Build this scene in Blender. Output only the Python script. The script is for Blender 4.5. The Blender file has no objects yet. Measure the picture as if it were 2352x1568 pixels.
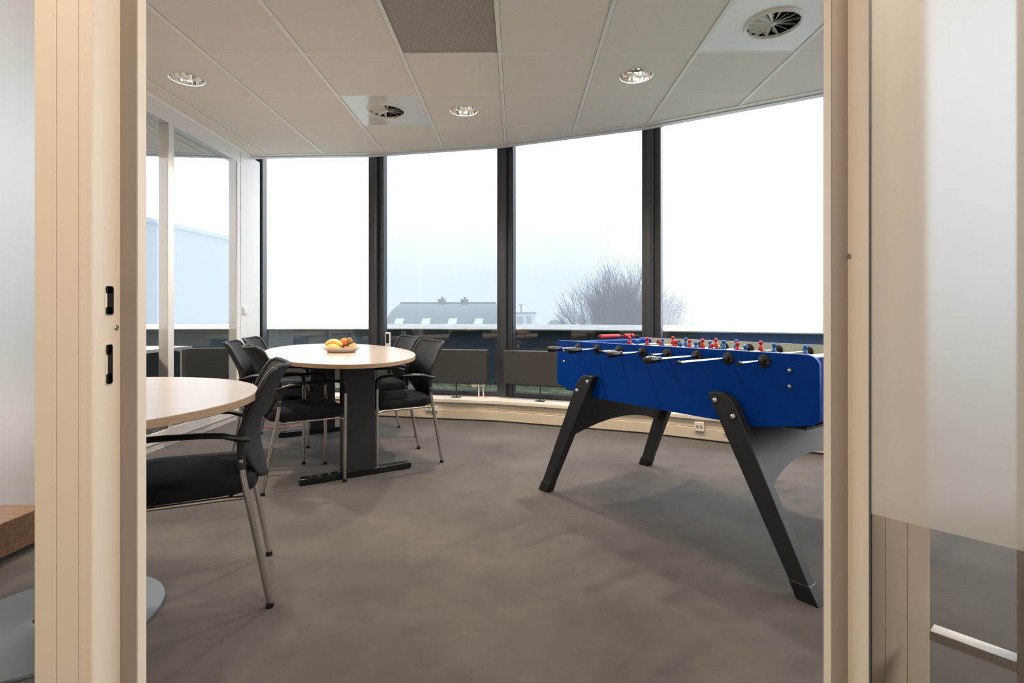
import bpy, bmesh, math, random
from mathutils import Vector, Matrix
R = math.radians
scene = bpy.context.scene
COL = scene.collection

# ------------------------------------------------------------------ camera, world, exposure
F = 1200.0
cam_d = bpy.data.cameras.new('camera')
cam = bpy.data.objects.new('camera', cam_d); COL.objects.link(cam)
cam.location = (0, 0, 1.0); cam.rotation_euler = (R(90), 0, 0)
cam_d.sensor_width = 36; cam_d.lens = 36 * F / 2352
cam_d.shift_y = -(784 - 724.5) / 2352
cam_d.clip_start = 0.02; cam_d.clip_end = 400
scene.camera = cam
vs = scene.view_settings
scene.display_settings.display_device = 'sRGB'
vs.view_transform = 'Standard'; vs.look = 'None'; vs.exposure = 0.32; vs.gamma = 1.0
vs.use_curve_mapping = False
cy = scene.cycles
cy.use_denoising = True
cy.max_bounces = 10; cy.diffuse_bounces = 5; cy.glossy_bounces = 5
cy.transmission_bounces = 8; cy.transparent_max_bounces = 24; cy.volume_bounces = 0
cy.caustics_reflective = False; cy.caustics_refractive = False
cy.sample_clamp_indirect = 6.0
SKY = 6.0
FOG_L = 2.1      # strength of the fog's own glow, standing in for scattered daylight
world = bpy.data.worlds.new('overcast_sky'); scene.world = world
world.use_nodes = True
wn = world.node_tree; wn.nodes.clear()
wo = wn.nodes.new('ShaderNodeOutputWorld'); wb = wn.nodes.new('ShaderNodeBackground')
wt = wn.nodes.new('ShaderNodeTexCoord'); wx = wn.nodes.new('ShaderNodeSeparateXYZ')
wr = wn.nodes.new('ShaderNodeValToRGB')
wr.color_ramp.elements[0].position = 0.0; wr.color_ramp.elements[0].color = (0.355, 0.375, 0.395, 1)
wr.color_ramp.elements[1].position = 0.8; wr.color_ramp.elements[1].color = (1.0, 1.0, 1.0, 1)
_e = wr.color_ramp.elements.new(0.3); _e.color = (0.60, 0.62, 0.64, 1)      # overcast sky, brighter towards the zenith
wn.links.new(wt.outputs['Generated'], wx.inputs[0]); wn.links.new(wx.outputs['Z'], wr.inputs[0])
wn.links.new(wr.outputs[0], wb.inputs[0]); wb.inputs[1].default_value = SKY
wn.links.new(wb.outputs[0], wo.inputs[0])

def lamp(name, kind, loc, energy, color, parent=None, **kw):
    d = bpy.data.lights.new(name, kind); d.energy = energy; d.color = color
    for k, v in kw.items(): setattr(d, k, v)
    o = bpy.data.objects.new(name, d); COL.objects.link(o); o.location = loc
    if parent: o.parent = parent
    return o
WARM = (1.0, 0.85, 0.68)
# added unseen lights in the camera's corridor, brightening posts, reveals and frosted leaf
for k, (x, y, e) in enumerate(((-1.35, 0.25, 33), (0.55, 0.05, 30), (-0.6, -1.6, 10), (1.75, -0.25, 34))):
    lamp('corridor_fill_light', 'AREA', (x, y, 2.56), e, (1.0, 0.83, 0.66), shape='DISK', size=0.5)
lamp('office_fill_light', 'AREA', (-4.2, 3.0, 2.5), 60, (1.0, .86, .70), shape='DISK', size=.6)  # added unseen light, brightens the neighbouring office and the partition posts
DOWN_E = 150.0      # watts of one recessed downlight in the room

# ------------------------------------------------------------------ materials
MATS = {}
def mat(name, col, rough=0.5, metal=0.0, spec=0.5, coat=0.0, sheen=0.0, bump=None, var=None, emit=None):
    if name in MATS: return MATS[name]
    m = bpy.data.materials.new(name); m.use_nodes = True
    nt = m.node_tree; b = nt.nodes['Principled BSDF']
    b.inputs['Base Color'].default_value = (*col, 1)
    b.inputs['Roughness'].default_value = rough; b.inputs['Metallic'].default_value = metal
    b.inputs['Specular IOR Level'].default_value = spec
    b.inputs['Coat Weight'].default_value = coat; b.inputs['Sheen Weight'].default_value = sheen
    tc = nt.nodes.new('ShaderNodeTexCoord')
    if var:   # (scale, amount, detail) soft colour variation of the stuff itself
        n = nt.nodes.new('ShaderNodeTexNoise'); n.inputs['Scale'].default_value = var[0]; n.inputs['Detail'].default_value = var[2]
        mp = nt.nodes.new('ShaderNodeMapping')
        if len(var) > 3: mp.inputs['Scale'].default_value = var[3]
        nt.links.new(tc.outputs['Object'], mp.inputs[0]); nt.links.new(mp.outputs[0], n.inputs['Vector'])
        r = nt.nodes.new('ShaderNodeValToRGB'); r.color_ramp.elements[0].position = 0.3; r.color_ramp.elements[1].position = 0.7
        a = var[1]
        r.color_ramp.elements[0].color = tuple(min(1, c * (1 - a)) for c in col) + (1,)
        r.color_ramp.elements[1].color = tuple(min(1, c * (1 + a)) for c in col) + (1,)
        nt.links.new(n.outputs['Fac'], r.inputs[0]); nt.links.new(r.outputs[0], b.inputs['Base Color'])
    if bump:  # (scale, strength, distance)
        n = nt.nodes.new('ShaderNodeTexNoise'); n.inputs['Scale'].default_value = bump[0]; n.inputs['Detail'].default_value = 3
        nt.links.new(tc.outputs['Object'], n.inputs['Vector'])
        bp = nt.nodes.new('ShaderNodeBump'); bp.inputs['Strength'].default_value = bump[1]; bp.inputs['Distance'].default_value = bump[2]
        nt.links.new(n.outputs['Fac'], bp.inputs['Height']); nt.links.new(bp.outputs[0], b.inputs['Normal'])
    if emit:
        b.inputs['Emission Color'].default_value = (*emit[0], 1); b.inputs['Emission Strength'].default_value = emit[1]
    MATS[name] = m
    return m

def glass_mat(name, tint, refl, rough=0.0):
    """thin architectural pane: light goes straight through, part of it mirrors"""
    m = bpy.data.materials.new(name); m.use_nodes = True
    nt = m.node_tree; nt.nodes.clear()
    out = nt.nodes.new('ShaderNodeOutputMaterial'); mix = nt.nodes.new('ShaderNodeMixShader')
    t = nt.nodes.new('ShaderNodeBsdfTransparent'); t.inputs[0].default_value = (*tint, 1)
    g = nt.nodes.new('ShaderNodeBsdfGlossy'); g.inputs['Roughness'].default_value = rough
    lw = nt.nodes.new('ShaderNodeFresnel'); lw.inputs[0].default_value = 1.45
    ma = nt.nodes.new('ShaderNodeMath'); ma.operation = 'MULTIPLY_ADD'
    ma.inputs[1].default_value = 1.0; ma.inputs[2].default_value = refl; ma.use_clamp = True
    nt.links.new(lw.outputs[0], ma.inputs[0]); nt.links.new(ma.outputs[0], mix.inputs[0])
    nt.links.new(t.outputs[0], mix.inputs[1]); nt.links.new(g.outputs[0], mix.inputs[2])
    nt.links.new(mix.outputs[0], out.inputs[0])
    return m

def frost_mat(name):
    """etched film on glass: scatters light from both sides, blurs what is behind"""
    m = bpy.data.materials.new(name); m.use_nodes = True
    nt = m.node_tree; nt.nodes.clear()
    out = nt.nodes.new('ShaderNodeOutputMaterial')
    tl = nt.nodes.new('ShaderNodeBsdfTranslucent'); tl.inputs[0].default_value = (0.98, 0.99, 0.99, 1)
    df = nt.nodes.new('ShaderNodeBsdfDiffuse'); df.inputs[0].default_value = (0.90, 0.92, 0.92, 1)
    rf = nt.nodes.new('ShaderNodeBsdfRefraction'); rf.inputs['Roughness'].default_value = 0.6; rf.inputs['IOR'].default_value = 1.35
    rf.inputs['Color'].default_value = (0.95, 0.98, 1.0, 1)
    gl = nt.nodes.new('ShaderNodeBsdfGlossy'); gl.inputs['Roughness'].default_value = 0.25
    m1 = nt.nodes.new('ShaderNodeMixShader'); m1.inputs[0].default_value = 0.42
    m2 = nt.nodes.new('ShaderNodeMixShader'); m2.inputs[0].default_value = 0.45
    m3 = nt.nodes.new('ShaderNodeMixShader'); m3.inputs[0].default_value = 0.05
    nt.links.new(tl.outputs[0], m1.inputs[1]); nt.links.new(df.outputs[0], m1.inputs[2])
    nt.links.new(m1.outputs[0], m2.inputs[1]); nt.links.new(rf.outputs[0], m2.inputs[2])
    nt.links.new(m2.outputs[0], m3.inputs[1]); nt.links.new(gl.outputs[0], m3.inputs[2])
    nt.links.new(m3.outputs[0], out.inputs[0])
    return m

def carpet_mat():
    m = bpy.data.materials.new('carpet'); m.use_nodes = True
    nt = m.node_tree; b = nt.nodes['Principled BSDF']; L = nt.links.new
    tc = nt.nodes.new('ShaderNodeTexCoord')
    def noise(s, d, rough=0.6):
        n = nt.nodes.new('ShaderNodeTexNoise'); n.inputs['Scale'].default_value = s; n.inputs['Detail'].default_value = d
        n.inputs['Roughness'].default_value = rough; L(tc.outputs['Object'], n.inputs['Vector']); return n
    big, mid, fine = noise(2.2, 5), noise(14, 4), noise(900, 2)
    r1 = nt.nodes.new('ShaderNodeValToRGB'); e = r1.color_ramp.elements
    e[0].position = .3; e[0].color = (0.053, 0.047, 0.042, 1); e[1].position = .72; e[1].color = (0.108, 0.097, 0.086, 1)
    L(big.outputs['Fac'], r1.inputs[0])
    def mult(src, fac, lo, hi):
        mr = nt.nodes.new('ShaderNodeMapRange'); mr.inputs['From Min'].default_value = .3; mr.inputs['From Max'].default_value = .7
        mr.inputs['To Min'].default_value = lo; mr.inputs['To Max'].default_value = hi; L(fac.outputs['Fac'], mr.inputs['Value'])
        mx = nt.nodes.new('ShaderNodeVectorMath'); mx.operation = 'SCALE'; L(src, mx.inputs[0]); L(mr.outputs[0], mx.inputs['Scale']); return mx.outputs[0]
    c = mult(r1.outputs[0], mid, .90, 1.10); c = mult(c, fine, .78, 1.22)
    L(c, b.inputs['Base Color']); b.inputs['Roughness'].default_value = 0.95; b.inputs['Specular IOR Level'].default_value = 0.15
    b.inputs['Sheen Weight'].default_value = 0.25
    bp = nt.nodes.new('ShaderNodeBump'); bp.inputs['Strength'].default_value = .5; bp.inputs['Distance'].default_value = .003
    L(fine.outputs['Fac'], bp.inputs['Height']); L(bp.outputs[0], b.inputs['Normal'])
    return m

def dotted_mat(name, base, dot, pitch):
    m = bpy.data.materials.new(name); m.use_nodes = True
    nt = m.node_tree; b = nt.nodes['Principled BSDF']; L = nt.links.new
    tc = nt.nodes.new('ShaderNodeTexCoord'); mp = nt.nodes.new('ShaderNodeMapping')
    mp.inputs['Scale'].default_value = (1 / pitch,) * 3; mp.inputs['Rotation'].default_value = (0, 0, R(45))
    L(tc.outputs['Object'], mp.inputs[0])
    fr = nt.nodes.new('ShaderNodeVectorMath'); fr.operation = 'FRACTION'; L(mp.outputs[0], fr.inputs[0])
    sb = nt.nodes.new('ShaderNodeVectorMath'); sb.operation = 'SUBTRACT'; sb.inputs[1].default_value = (.5, .5, .5); L(fr.outputs[0], sb.inputs[0])
    ml = nt.nodes.new('ShaderNodeVectorMath'); ml.operation = 'MULTIPLY'; ml.inputs[1].default_value = (1, 1, 0); L(sb.outputs[0], ml.inputs[0])
    ln = nt.nodes.new('ShaderNodeVectorMath'); ln.operation = 'LENGTH'; L(ml.outputs[0], ln.inputs[0])
    lt = nt.nodes.new('ShaderNodeMath'); lt.operation = 'LESS_THAN'; lt.inputs[1].default_value = .3; L(ln.outputs['Value'], lt.inputs[0])
    mx = nt.nodes.new('ShaderNodeMix'); mx.data_type = 'RGBA'; mx.inputs[6].default_value = (*base, 1); mx.inputs[7].default_value = (*dot, 1)
    L(lt.outputs[0], mx.inputs[0]); L(mx.outputs[2], b.inputs['Base Color']); b.inputs['Roughness'].default_value = .6
    return m

def wood_mat(name, c1, c2, rough, scale=(1.2, 14, 14)):
    m = bpy.data.materials.new(name); m.use_nodes = True
    nt = m.node_tree; b = nt.nodes['Principled BSDF']; L = nt.links.new
    tc = nt.nodes.new('ShaderNodeTexCoord'); mp = nt.nodes.new('ShaderNodeMapping'); mp.inputs['Scale'].default_value = scale
    n = nt.nodes.new('ShaderNodeTexNoise'); n.inputs['Scale'].default_value = 4; n.inputs['Detail'].default_value = 6; n.inputs['Distortion'].default_value = .4
    r = nt.nodes.new('ShaderNodeValToRGB'); r.color_ramp.elements[0].color = (*c1, 1); r.color_ramp.elements[1].color = (*c2, 1)
    r.color_ramp.elements[0].position = .35; r.color_ramp.elements[1].position = .68
    L(tc.outputs['Object'], mp.inputs[0]); L(mp.outputs[0], n.inputs['Vector']); L(n.outputs['Fac'], r.inputs[0]); L(r.outputs[0], b.inputs['Base Color'])
    b.inputs['Roughness'].default_value = rough
    return m

M_CARPET = carpet_mat()
M_TILE = mat('ceiling_tile', (0.90, 0.85, 0.81), .9, bump=(220, .15, .002), var=(60, .02, 3))
M_GRID = mat('ceiling_grid_white', (0.96, 0.95, 0.94), .45)
M_WHITE = mat('white_lacquer', (0.80, 0.79, 0.77), .35)
M_CREAM = mat('cream_lacquer', (0.80, 0.72, 0.62), .38)
M_CASING = mat('cream_casing', (0.66, 0.57, 0.45), .42)
M_SILL = mat('pale_sill', (0.78, 0.72, 0.64), .3)
M_SEAL = mat('grey_brown_stop', (0.33, 0.285, 0.25), .7)
M_MULL = mat('dark_anodised_frame', (0.042, 0.046, 0.056), .30, spec=.7)
M_DARKMETAL = mat('dark_grey_convector', (0.045, 0.045, 0.042), .5)
M_BLACK = mat('black_plastic', (0.012, 0.012, 0.014), .35)
M_BLACKM = mat('black_powder_coat', (0.018, 0.019, 0.021), .45, bump=(500, .1, .001))
M_FOOT = mat('glossy_black_lacquer', (0.012, 0.014, 0.017), .15)
M_HOLE = mat('black_recess', (0.004, 0.004, 0.004), .9)
M_FABRIC = mat('black_seat_fabric', (0.008, 0.008, 0.011), .9, spec=.3, bump=(1200, .4, .001))
M_MESH = mat('black_mesh_fabric', (0.011, 0.012, 0.016), .6, spec=.4, bump=(900, .8, .0015))
M_CHROME = mat('satin_chrome', (0.62, 0.60, 0.57), .22, metal=1.0)
M_STEEL = mat('polished_steel', (0.80, 0.80, 0.80), .12, metal=1.0)
M_MIRROR = mat('reflector_aluminium', (0.92, 0.90, 0.88), .10, metal=1.0)
M_BLUE = mat('blue_lacquered_panel', (0.0006, 0.062, 0.42), .32, spec=.14)
M_BLUETRIM = mat('light_blue_edge', (0.16, 0.22, 0.50), .4)
M_PLAYW = mat('white_inner_board', (0.70, 0.66, 0.60), .4)
M_GREEN = mat('green_pitch', (0.02, 0.18, 0.07), .4)
M_RED = mat('red_plastic', (0.62, 0.018, 0.022), .3)
M_PBLUE = mat('blue_plastic', (0.015, 0.14, 0.55), .3)
M_TOP = wood_mat('pale_maple_laminate', (0.43, 0.36, 0.305), (0.465, 0.395, 0.34), .22)
M_EDGE = wood_mat('maple_edge', (0.33, 0.225, 0.145), (0.43, 0.30, 0.20), .4, (6, 6, 60))
M_BROWN = wood_mat('brown_wood', (0.16, 0.085, 0.045), (0.25, 0.14, 0.08), .4)
M_GALV = mat('grey_metal_disc', (0.10, 0.125, 0.14), .4, metal=.3)
M_CERAMIC = mat('cream_ceramic', (0.74, 0.66, 0.58), .3)
M_BANANA = mat('banana_skin', (0.72, 0.50, 0.16), .5, var=(25, .18, 3))
M_ORANGE = mat('orange_peel', (0.85, 0.16, 0.03), .45, bump=(300, .3, .001))
M_KIWI = mat('kiwi_skin', (0.26, 0.155, 0.06), .85, var=(60, .25, 4), bump=(400, .5, .001))
M_KIWI2 = mat('pale_kiwi_skin', (0.45, 0.31, 0.13), .8, var=(60, .2, 4), bump=(400, .5, .001))
M_NUT = mat('walnut_shell', (0.50, 0.30, 0.16), .7, bump=(160, .8, .003))
M_STALK = mat('brown_stalk', (0.08, 0.05, 0.02), .8)
M_GLASS = glass_mat('clear_partition_glass', (0.96, 0.97, 0.97), 0.03)
M_WIN = glass_mat('window_glass', (0.96, 0.96, 0.97), 0.10)
M_WINM = glass_mat('lightly_coated_glass', (0.58, 0.62, 0.65), 0.08)
M_WINT = glass_mat('coated_window_glass', (0.385, 0.405, 0.43), 0.09)
M_FROST = frost_mat('frosted_film')
M_LAMP = mat('lamp_glow', (1, 1, 1), .5, emit=((1.0, .84, .66), 18.0))
M_PERF = dotted_mat('perforated_grille', (0.48, 0.44, 0.40), (0.20, 0.18, 0.165), .012)
M_PLASTER = mat('wall_paint', (0.74, 0.70, 0.64), .8)
M_MOSS = mat('moss_roof', (0.12, 0.16, 0.085), .95, var=(9, .8, 8), bump=(60, 1, .02))
M_PARAPET = mat('parapet_panel', (0.075, 0.105, 0.14), .35)
M_COPING = mat('weathered_coping', (0.36, 0.385, 0.375), .6, var=(7, .15, 8, (1, 1, 6)))
M_ROOF = mat('slate_roof', (0.12, 0.17, 0.18), .8)
M_ROOFE = mat('roof_ridge', (0.03, 0.035, 0.04), .8)
M_BRICK = mat('chimney_brick', (0.06, 0.07, 0.08), .9)
M_SKYL = mat('skylight_glass', (0.62, 0.72, 0.78), .2)
M_RENDER = mat('white_render', (0.60, 0.64, 0.66), .8)
M_FAR = mat('hazy_facade', (0.22, 0.25, 0.29), .9)
M_FIELD = mat('misty_ground', (0.14, 0.17, 0.15), .95, var=(.2, .3, 4))
M_BARK = mat('bare_bark', (0.075, 0.08, 0.08), .9)
M_HEDGE = mat('hedge_green', (0.05, 0.07, 0.05), .95)

# ------------------------------------------------------------------ mesh builder
class MB:
    def __init__(s): s.v = []; s.f = []; s.m = []; s.mi = 0
    def add(s, vs_, fs):
        n = len(s.v); s.v += [tuple(v) for v in vs_]; s.f += [tuple(n + i for i in f) for f in fs]; s.m += [s.mi] * len(fs); return s
    def box(s, x0, x1, y0, y1, z0, z1):
        p = [(x, y, z) for z in (z0, z1) for y in (y0, y1) for x in (x0, x1)]
        return s.add(p, [(0, 2, 3, 1), (4, 5, 7, 6), (0, 1, 5, 4), (2, 6, 7, 3), (0, 4, 6, 2), (1, 3, 7, 5)])
    def hexa(s, bot, top):   # four corners below, four above (ccw)
        return s.add(list(bot) + list(top), [(3, 2, 1, 0), (4, 5, 6, 7), (0, 1, 5, 4), (1, 2, 6, 5), (2, 3, 7, 6), (3, 0, 4, 7)])
    def prism(s, pts, d):    # planar ring of 3d points pushed along d
        n = len(pts); a = [Vector(p) for p in pts]; b = [p + Vector(d) for p in a]
        return s.add(a + b, [tuple(range(n))[::-1], tuple(range(n, 2 * n))] + [(i, (i + 1) % n, n + (i + 1) % n, n + i) for i in range(n)])
    def tube(s, path, r, seg=12, caps=True, sect=None):
        """sweep along a path; r a number or list; sect = (list of (half width, half height)) for flat bars"""
        P = [Vector(p) for p in path]; n = len(P)
        if sect is None: rr = [(r, r)] * n if not isinstance(r, (list, tuple)) else [(q, q) for q in r]
        else: rr = sect
        up = None; rings = []
        for i, p in enumerate(P):
            t = (P[min(i + 1, n - 1)] - P[max(i - 1, 0)]).normalized()
            if up is None:
                up = Vector((0, 0, 1)) if abs(t.z) < .9 else Vector((0, 1, 0))
            side = t.cross(up)
            if side.length < 1e-4: side = t.cross(Vector((1, 0, 0)))
            side.normalize(); up = side.cross(t).normalized()
            rings.append([p + side * rr[i][0] * math.cos(a) + up * rr[i][1] * math.sin(a) for a in (2 * math.pi * k / seg for k in range(seg))])
        vs_ = [v for q in rings for v in q]; fs = []
        for i in range(n - 1):
            for k in range(seg):
                a, b = i * seg + k, i * seg + (k + 1) % seg
                fs.append((a, b, b + seg, a + seg))
        if caps: fs += [tuple(range(seg))[::-1], tuple(range((n - 1) * seg, n * seg))]
        return s.add(vs_, fs)
    def lathe(s, prof, seg=32, c=(0, 0, 0), axis='z', M=None):
        vs_, fs = [], []
        for (r, z) in prof:
            for k in range(seg):
                a = 2 * math.pi * k / seg
                v = Vector((r * math.cos(a), r * math.sin(a), z))
                if axis == 'x': v = Vector((v.z, v.x, v.y))
                if axis == 'y': v = Vector((v.y, v.z, v.x))
                if M is not None: v = M @ v
                vs_.append(v + Vector(c))
        for i in range(len(prof) - 1):
            for k in range(seg):
                a, b = i * seg + k, i * seg + (k + 1) % seg
                fs.append((a, b, b + seg, a + seg))
        if prof[0][0] > 1e-6: fs.append(tuple(range(seg))[::-1])
        if prof[-1][0] > 1e-6: fs.append(tuple(range((len(prof) - 1) * seg, len(prof) * seg)))
        return s.add(vs_, fs)
    def ball(s, c, r, seg=16, rings=10, scale=(1, 1, 1), M=None):
        prof = [(r * math.sin(math.pi * i / rings), -r * math.cos(math.pi * i / rings)) for i in range(rings + 1)]
        S = Matrix.Diagonal(Vector(scale)); M = (M @ S) if M is not None else S
        return s.lathe([(max(p, 1e-5), z) for p, z in prof], seg, c, M=M)
    def grid(s, fn, nu, nv):
        vs_ = [fn(i / nu, j / nv) for j in range(nv + 1) for i in range(nu + 1)]
        return s.add(vs_, [(j * (nu + 1) + i, j * (nu + 1) + i + 1, (j + 1) * (nu + 1) + i + 1, (j + 1) * (nu + 1) + i) for j in range(nv) for i in range(nu)])
    def mesh(s, name, mats, smooth=True, fix=True):
        me = bpy.data.meshes.new(name); me.from_pydata(s.v, [], s.f); me.update()
        for m in (mats if isinstance(mats, (list, tuple)) else [mats]): me.materials.append(m)
        me.polygons.foreach_set('material_index', s.m)
        bm = bmesh.new(); bm.from_mesh(me)
        bmesh.ops.remove_doubles(bm, verts=bm.verts, dist=1e-6)
        if fix: bmesh.ops.recalc_face_normals(bm, faces=bm.faces)
        bm.to_mesh(me); bm.free()
        if smooth:
            me.shade_smooth()
            try: me.set_sharp_from_angle(angle=R(38))
            except Exception: pass
        return me
    def build(s, name, mats, parent=None, bevel=0, smooth=True, loc=(0, 0, 0), rz=0, fix=True, seg=2):
        o = bpy.data.objects.new(name, s.mesh(name, mats, smooth, fix)); COL.objects.link(o)
        o.location = loc; o.rotation_euler = (0, 0, rz)
        if parent: o.parent = parent
        if bevel:
            b = o.modifiers.new('bevel', 'BEVEL'); b.width = bevel; b.segments = seg; b.limit_method = 'ANGLE'; b.angle_limit = R(40)
            b.harden_normals = True
        return o

def tag(o, label=None, cat=None, group=None, kind=None):
    if label: o['label'] = label
    if cat: o['category'] = cat
    if group: o['group'] = group
    if kind: o['kind'] = kind
    return o
def empty(name, loc=(0, 0, 0), rz=0):
    o = bpy.data.objects.new(name, None); COL.objects.link(o); o.location = loc; o.rotation_euler = (0, 0, rz); o.empty_display_size = .1
    return o
def kids(o): return [c for c in bpy.data.objects if c.parent == o]
def copy_tree(o, parent=None):
    c = o.copy(); COL.objects.link(c); c.parent = parent
    for k in kids(o): copy_tree(k, c)
    return c

# ------------------------------------------------------------------ facade polygon (the room sits in a curved front)
def step(p, ang, L): return (p[0] + L * math.cos(R(ang)), p[1] + L * math.sin(R(ang)))
FAC = [(-2.711, 5.556), (-1.409, 5.488), (-0.056, 5.20), (1.256, 4.683)]
for a in (-31, -40, -49, -58): FAC.append(step(FAC[-1], a, 1.40))
LEFT = FAC[0]
for a in (6, 15, 24):
    LEFT = step(LEFT, a + 180, 1.38); FAC.insert(0, LEFT)
I0 = 3      # index of the mullion at the end of the left partition
def offset(P, d):   # d > 0: into the room (towards -normal)
    out = []
    for i, p in enumerate(P):
        def nrm(a, b):
            dx, dy = b[0] - a[0], b[1] - a[1]; l = math.hypot(dx, dy); return Vector((dy / l, -dx / l))
        if i == 0: n = nrm(P[0], P[1]); k = 1
        elif i == len(P) - 1: n = nrm(P[-2], P[-1]); k = 1
        else:
            n1, n2 = nrm(P[i - 1], P[i]), nrm(P[i], P[i + 1]); n = (n1 + n2).normalized(); k = 1 / n.dot(n1)
        out.append((p[0] + n.x * d * k, p[1] + n.y * d * k))
    return out
def band(mb, A, B, z0, z1):   # solid strip between two parallel polylines
    for i in range(len(A) - 1):
        q = [A[i], A[i + 1], B[i + 1], B[i]]
        mb.hexa([(x, y, z0) for x, y in q], [(x, y, z1) for x, y in q])
    return mb

H = 2.60
YC0, YC1 = 0.66, 0.73          # corridor partition
WX, WX2 = -2.62, -2.70         # left glazed partition
# floor
xe = FAC[-1][0]
fl = MB(); fl.mi = 0
poly = FAC + [(xe, -2.6), (-7.0, -2.6), (-7.0, FAC[0][1])]
fl.add([(x, y, 0) for x, y in poly] + [(x, y, -.25) for x, y in poly], [tuple(range(len(poly)))[::-1], tuple(range(len(poly), 2 * len(poly)))] + [(i, (i + 1) % len(poly), len(poly) + (i + 1) % len(poly), len(poly) + i) for i in range(len(poly))])
tag(fl.build('floor', M_CARPET, smooth=False), kind='structure')

# ceiling: tiles hung in a grid, with holes for the lamps and diffusers
GX0, GY0, T = -0.075, 3.187, 0.60
GROT = R(-0.5)
def gpt(i, j):
    x, y = i * T, j * T; c, s_ = math.cos(GROT), math.sin(GROT)
    return (GX0 + c * x - s_ * y, GY0 + s_ * x + c * y)
HOLES = {}
def cell_of(x, y):
    dx, dy = x - GX0, y - GY0; c, s_ = math.cos(-GROT), math.sin(-GROT)
    return (math.floor((c * dx - s_ * dy) / T), math.floor((s_ * dx + c * dy) / T))
DOWN = [(-2.199, 3.533), (0.828, 3.488), (-0.377, 4.08), (-0.98, 2.29), (-2.20, 2.33), (0.83, 2.28), (2.02, 2.30)]  # entries after the visible three are added out of view to light the room
SWIRL = [(-0.979, 4.08), (1.432, 2.864)]
for p in DOWN: HOLES[cell_of(*p)] = (p, .112)
for p in SWIRL: HOLES[cell_of(*p)] = (p, .150)
GRILLE = (-1, -1)
ce = MB()
def square_pts(i, j, n):
    c = [gpt(i, j), gpt(i + 1, j), gpt(i + 1, j + 1), gpt(i, j + 1)]
    out = []
    for k in range(4):
        a, b = c[k], c[(k + 1) % 4]
        for q in range(n): out.append((a[0] + (b[0] - a[0]) * q / n, a[1] + (b[1] - a[1]) * q / n))
    return out
for i in range(-11, 10):
    for j in range(-5, 5):
        if (i, j) == GRILLE: continue
        if (i, j) in HOLES:
            (cx, cy_), r = HOLES[(i, j)]; S = square_pts(i, j, 10); n = len(S)
            C = []
            for (x, y) in S:
                a = math.atan2(y - cy_, x - cx); C.append((cx + r * math.cos(a), cy_ + r * math.sin(a)))
            ce.mi = 1 if (cx, cy_) in SWIRL else 0
            ce.add([(x, y, H) for x, y in S] + [(x, y, H) for x, y in C], [(k, (k + 1) % n, n + (k + 1) % n, n + k) for k in range(n)])
            ce.mi = 0
        else:
            q = [gpt(i, j), gpt(i + 1, j), gpt(i + 1, j + 1), gpt(i, j + 1)]
            ce.add([(x, y, H) for x, y in q], [(0, 1, 2, 3)])
gr = MB()
for i in range(-11, 11):
    a, b = gpt(i, -5), gpt(i, 5); gr.box(0, 1, 0, 1, 0, 1); v = gr.v[-8:]; gr.v = gr.v[:-8]
    h = .012
    gr.v += [(a[0] - h, a[1], H - .004), (a[0] + h, a[1], H - .004), (b[0] - h, b[1], H - .004), (b[0] + h, b[1], H - .004),
             (a[0] - h, a[1], H + .01), (a[0] + h, a[1], H + .01), (b[0] - h, b[1], H + .01), (b[0] + h, b[1], H + .01)]
for j in range(-5, 6):
    a, b = gpt(-11, j), gpt(10, j); gr.box(0, 1, 0, 1, 0, 1); gr.v = gr.v[:-8]
    h = .0045
    gr.v += [(a[0], a[1] - h, H - .0025), (b[0], b[1] - h, H - .0025), (a[0], a[1] + h, H - .0025), (b[0], b[1] + h, H - .0025),
             (a[0], a[1] - h, H + .01), (b[0], b[1] - h, H + .01), (a[0], a[1] + h, H + .01), (b[0], b[1] + h, H + .01)]
gs = MB()  # flat grey strips painting the shadow lines beside the grid bars
for i in range(-11, 11):
    a, b = gpt(i, -5), gpt(i, 5)
    for sx in (-1, 1):
        h0 = sx * .012; h1 = sx * .0145
        gs.add([(a[0] + h0, a[1], H - .001), (a[0] + h1, a[1], H - .001), (b[0] + h1, b[1], H - .001), (b[0] + h0, b[1], H - .001)], [(0, 1, 2, 3)])
for j in range(-5, 6):
    a, b = gpt(-11, j), gpt(10, j)
    gs.add([(a[0], a[1] + .0045, H - .001), (b[0], b[1] + .0045, H - .001), (b[0], b[1] + .0075, H - .001), (a[0], a[1] + .0075, H - .001)], [(0, 1, 2, 3)])
M_PLATE = mat('glossy_white_plate', (0.80, 0.79, 0.78), .12, spec=.7)
def clip_room(o, d, thick=False):
    bm = bmesh.new(); bm.from_mesh(o.data)
    E_ = offset(FAC, d)
    for k in range(len(E_) - 1):
        a, b = E_[k], E_[k + 1]; dx, dy = b[0] - a[0], b[1] - a[1]
        bmesh.ops.bisect_plane(bm, geom=bm.verts[:] + bm.edges[:] + bm.faces[:], plane_co=(a[0], a[1], 0), plane_no=(-dy, dx, 0), clear_outer=True)
    bmesh.ops.bisect_plane(bm, geom=bm.verts[:] + bm.edges[:] + bm.faces[:], plane_co=(0, .69, 0), plane_no=(0, -1, 0), clear_outer=True)
    bm.to_mesh(o.data); bm.free()
ceil_o = ce.build('ceiling', [M_TILE, M_PLATE], smooth=False, fix=False); clip_room(ceil_o, .36); tag(ceil_o, kind='structure')
grid_o = gr.build('ceiling_grid', M_GRID, ceil_o, smooth=False); clip_room(grid_o, .36)
shade_line_o = gs.build('painted_shadow_line', mat('shadow_line_grey', (.34, .31, .29), .9), grid_o, smooth=False, fix=False); clip_room(shade_line_o, .36)
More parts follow.
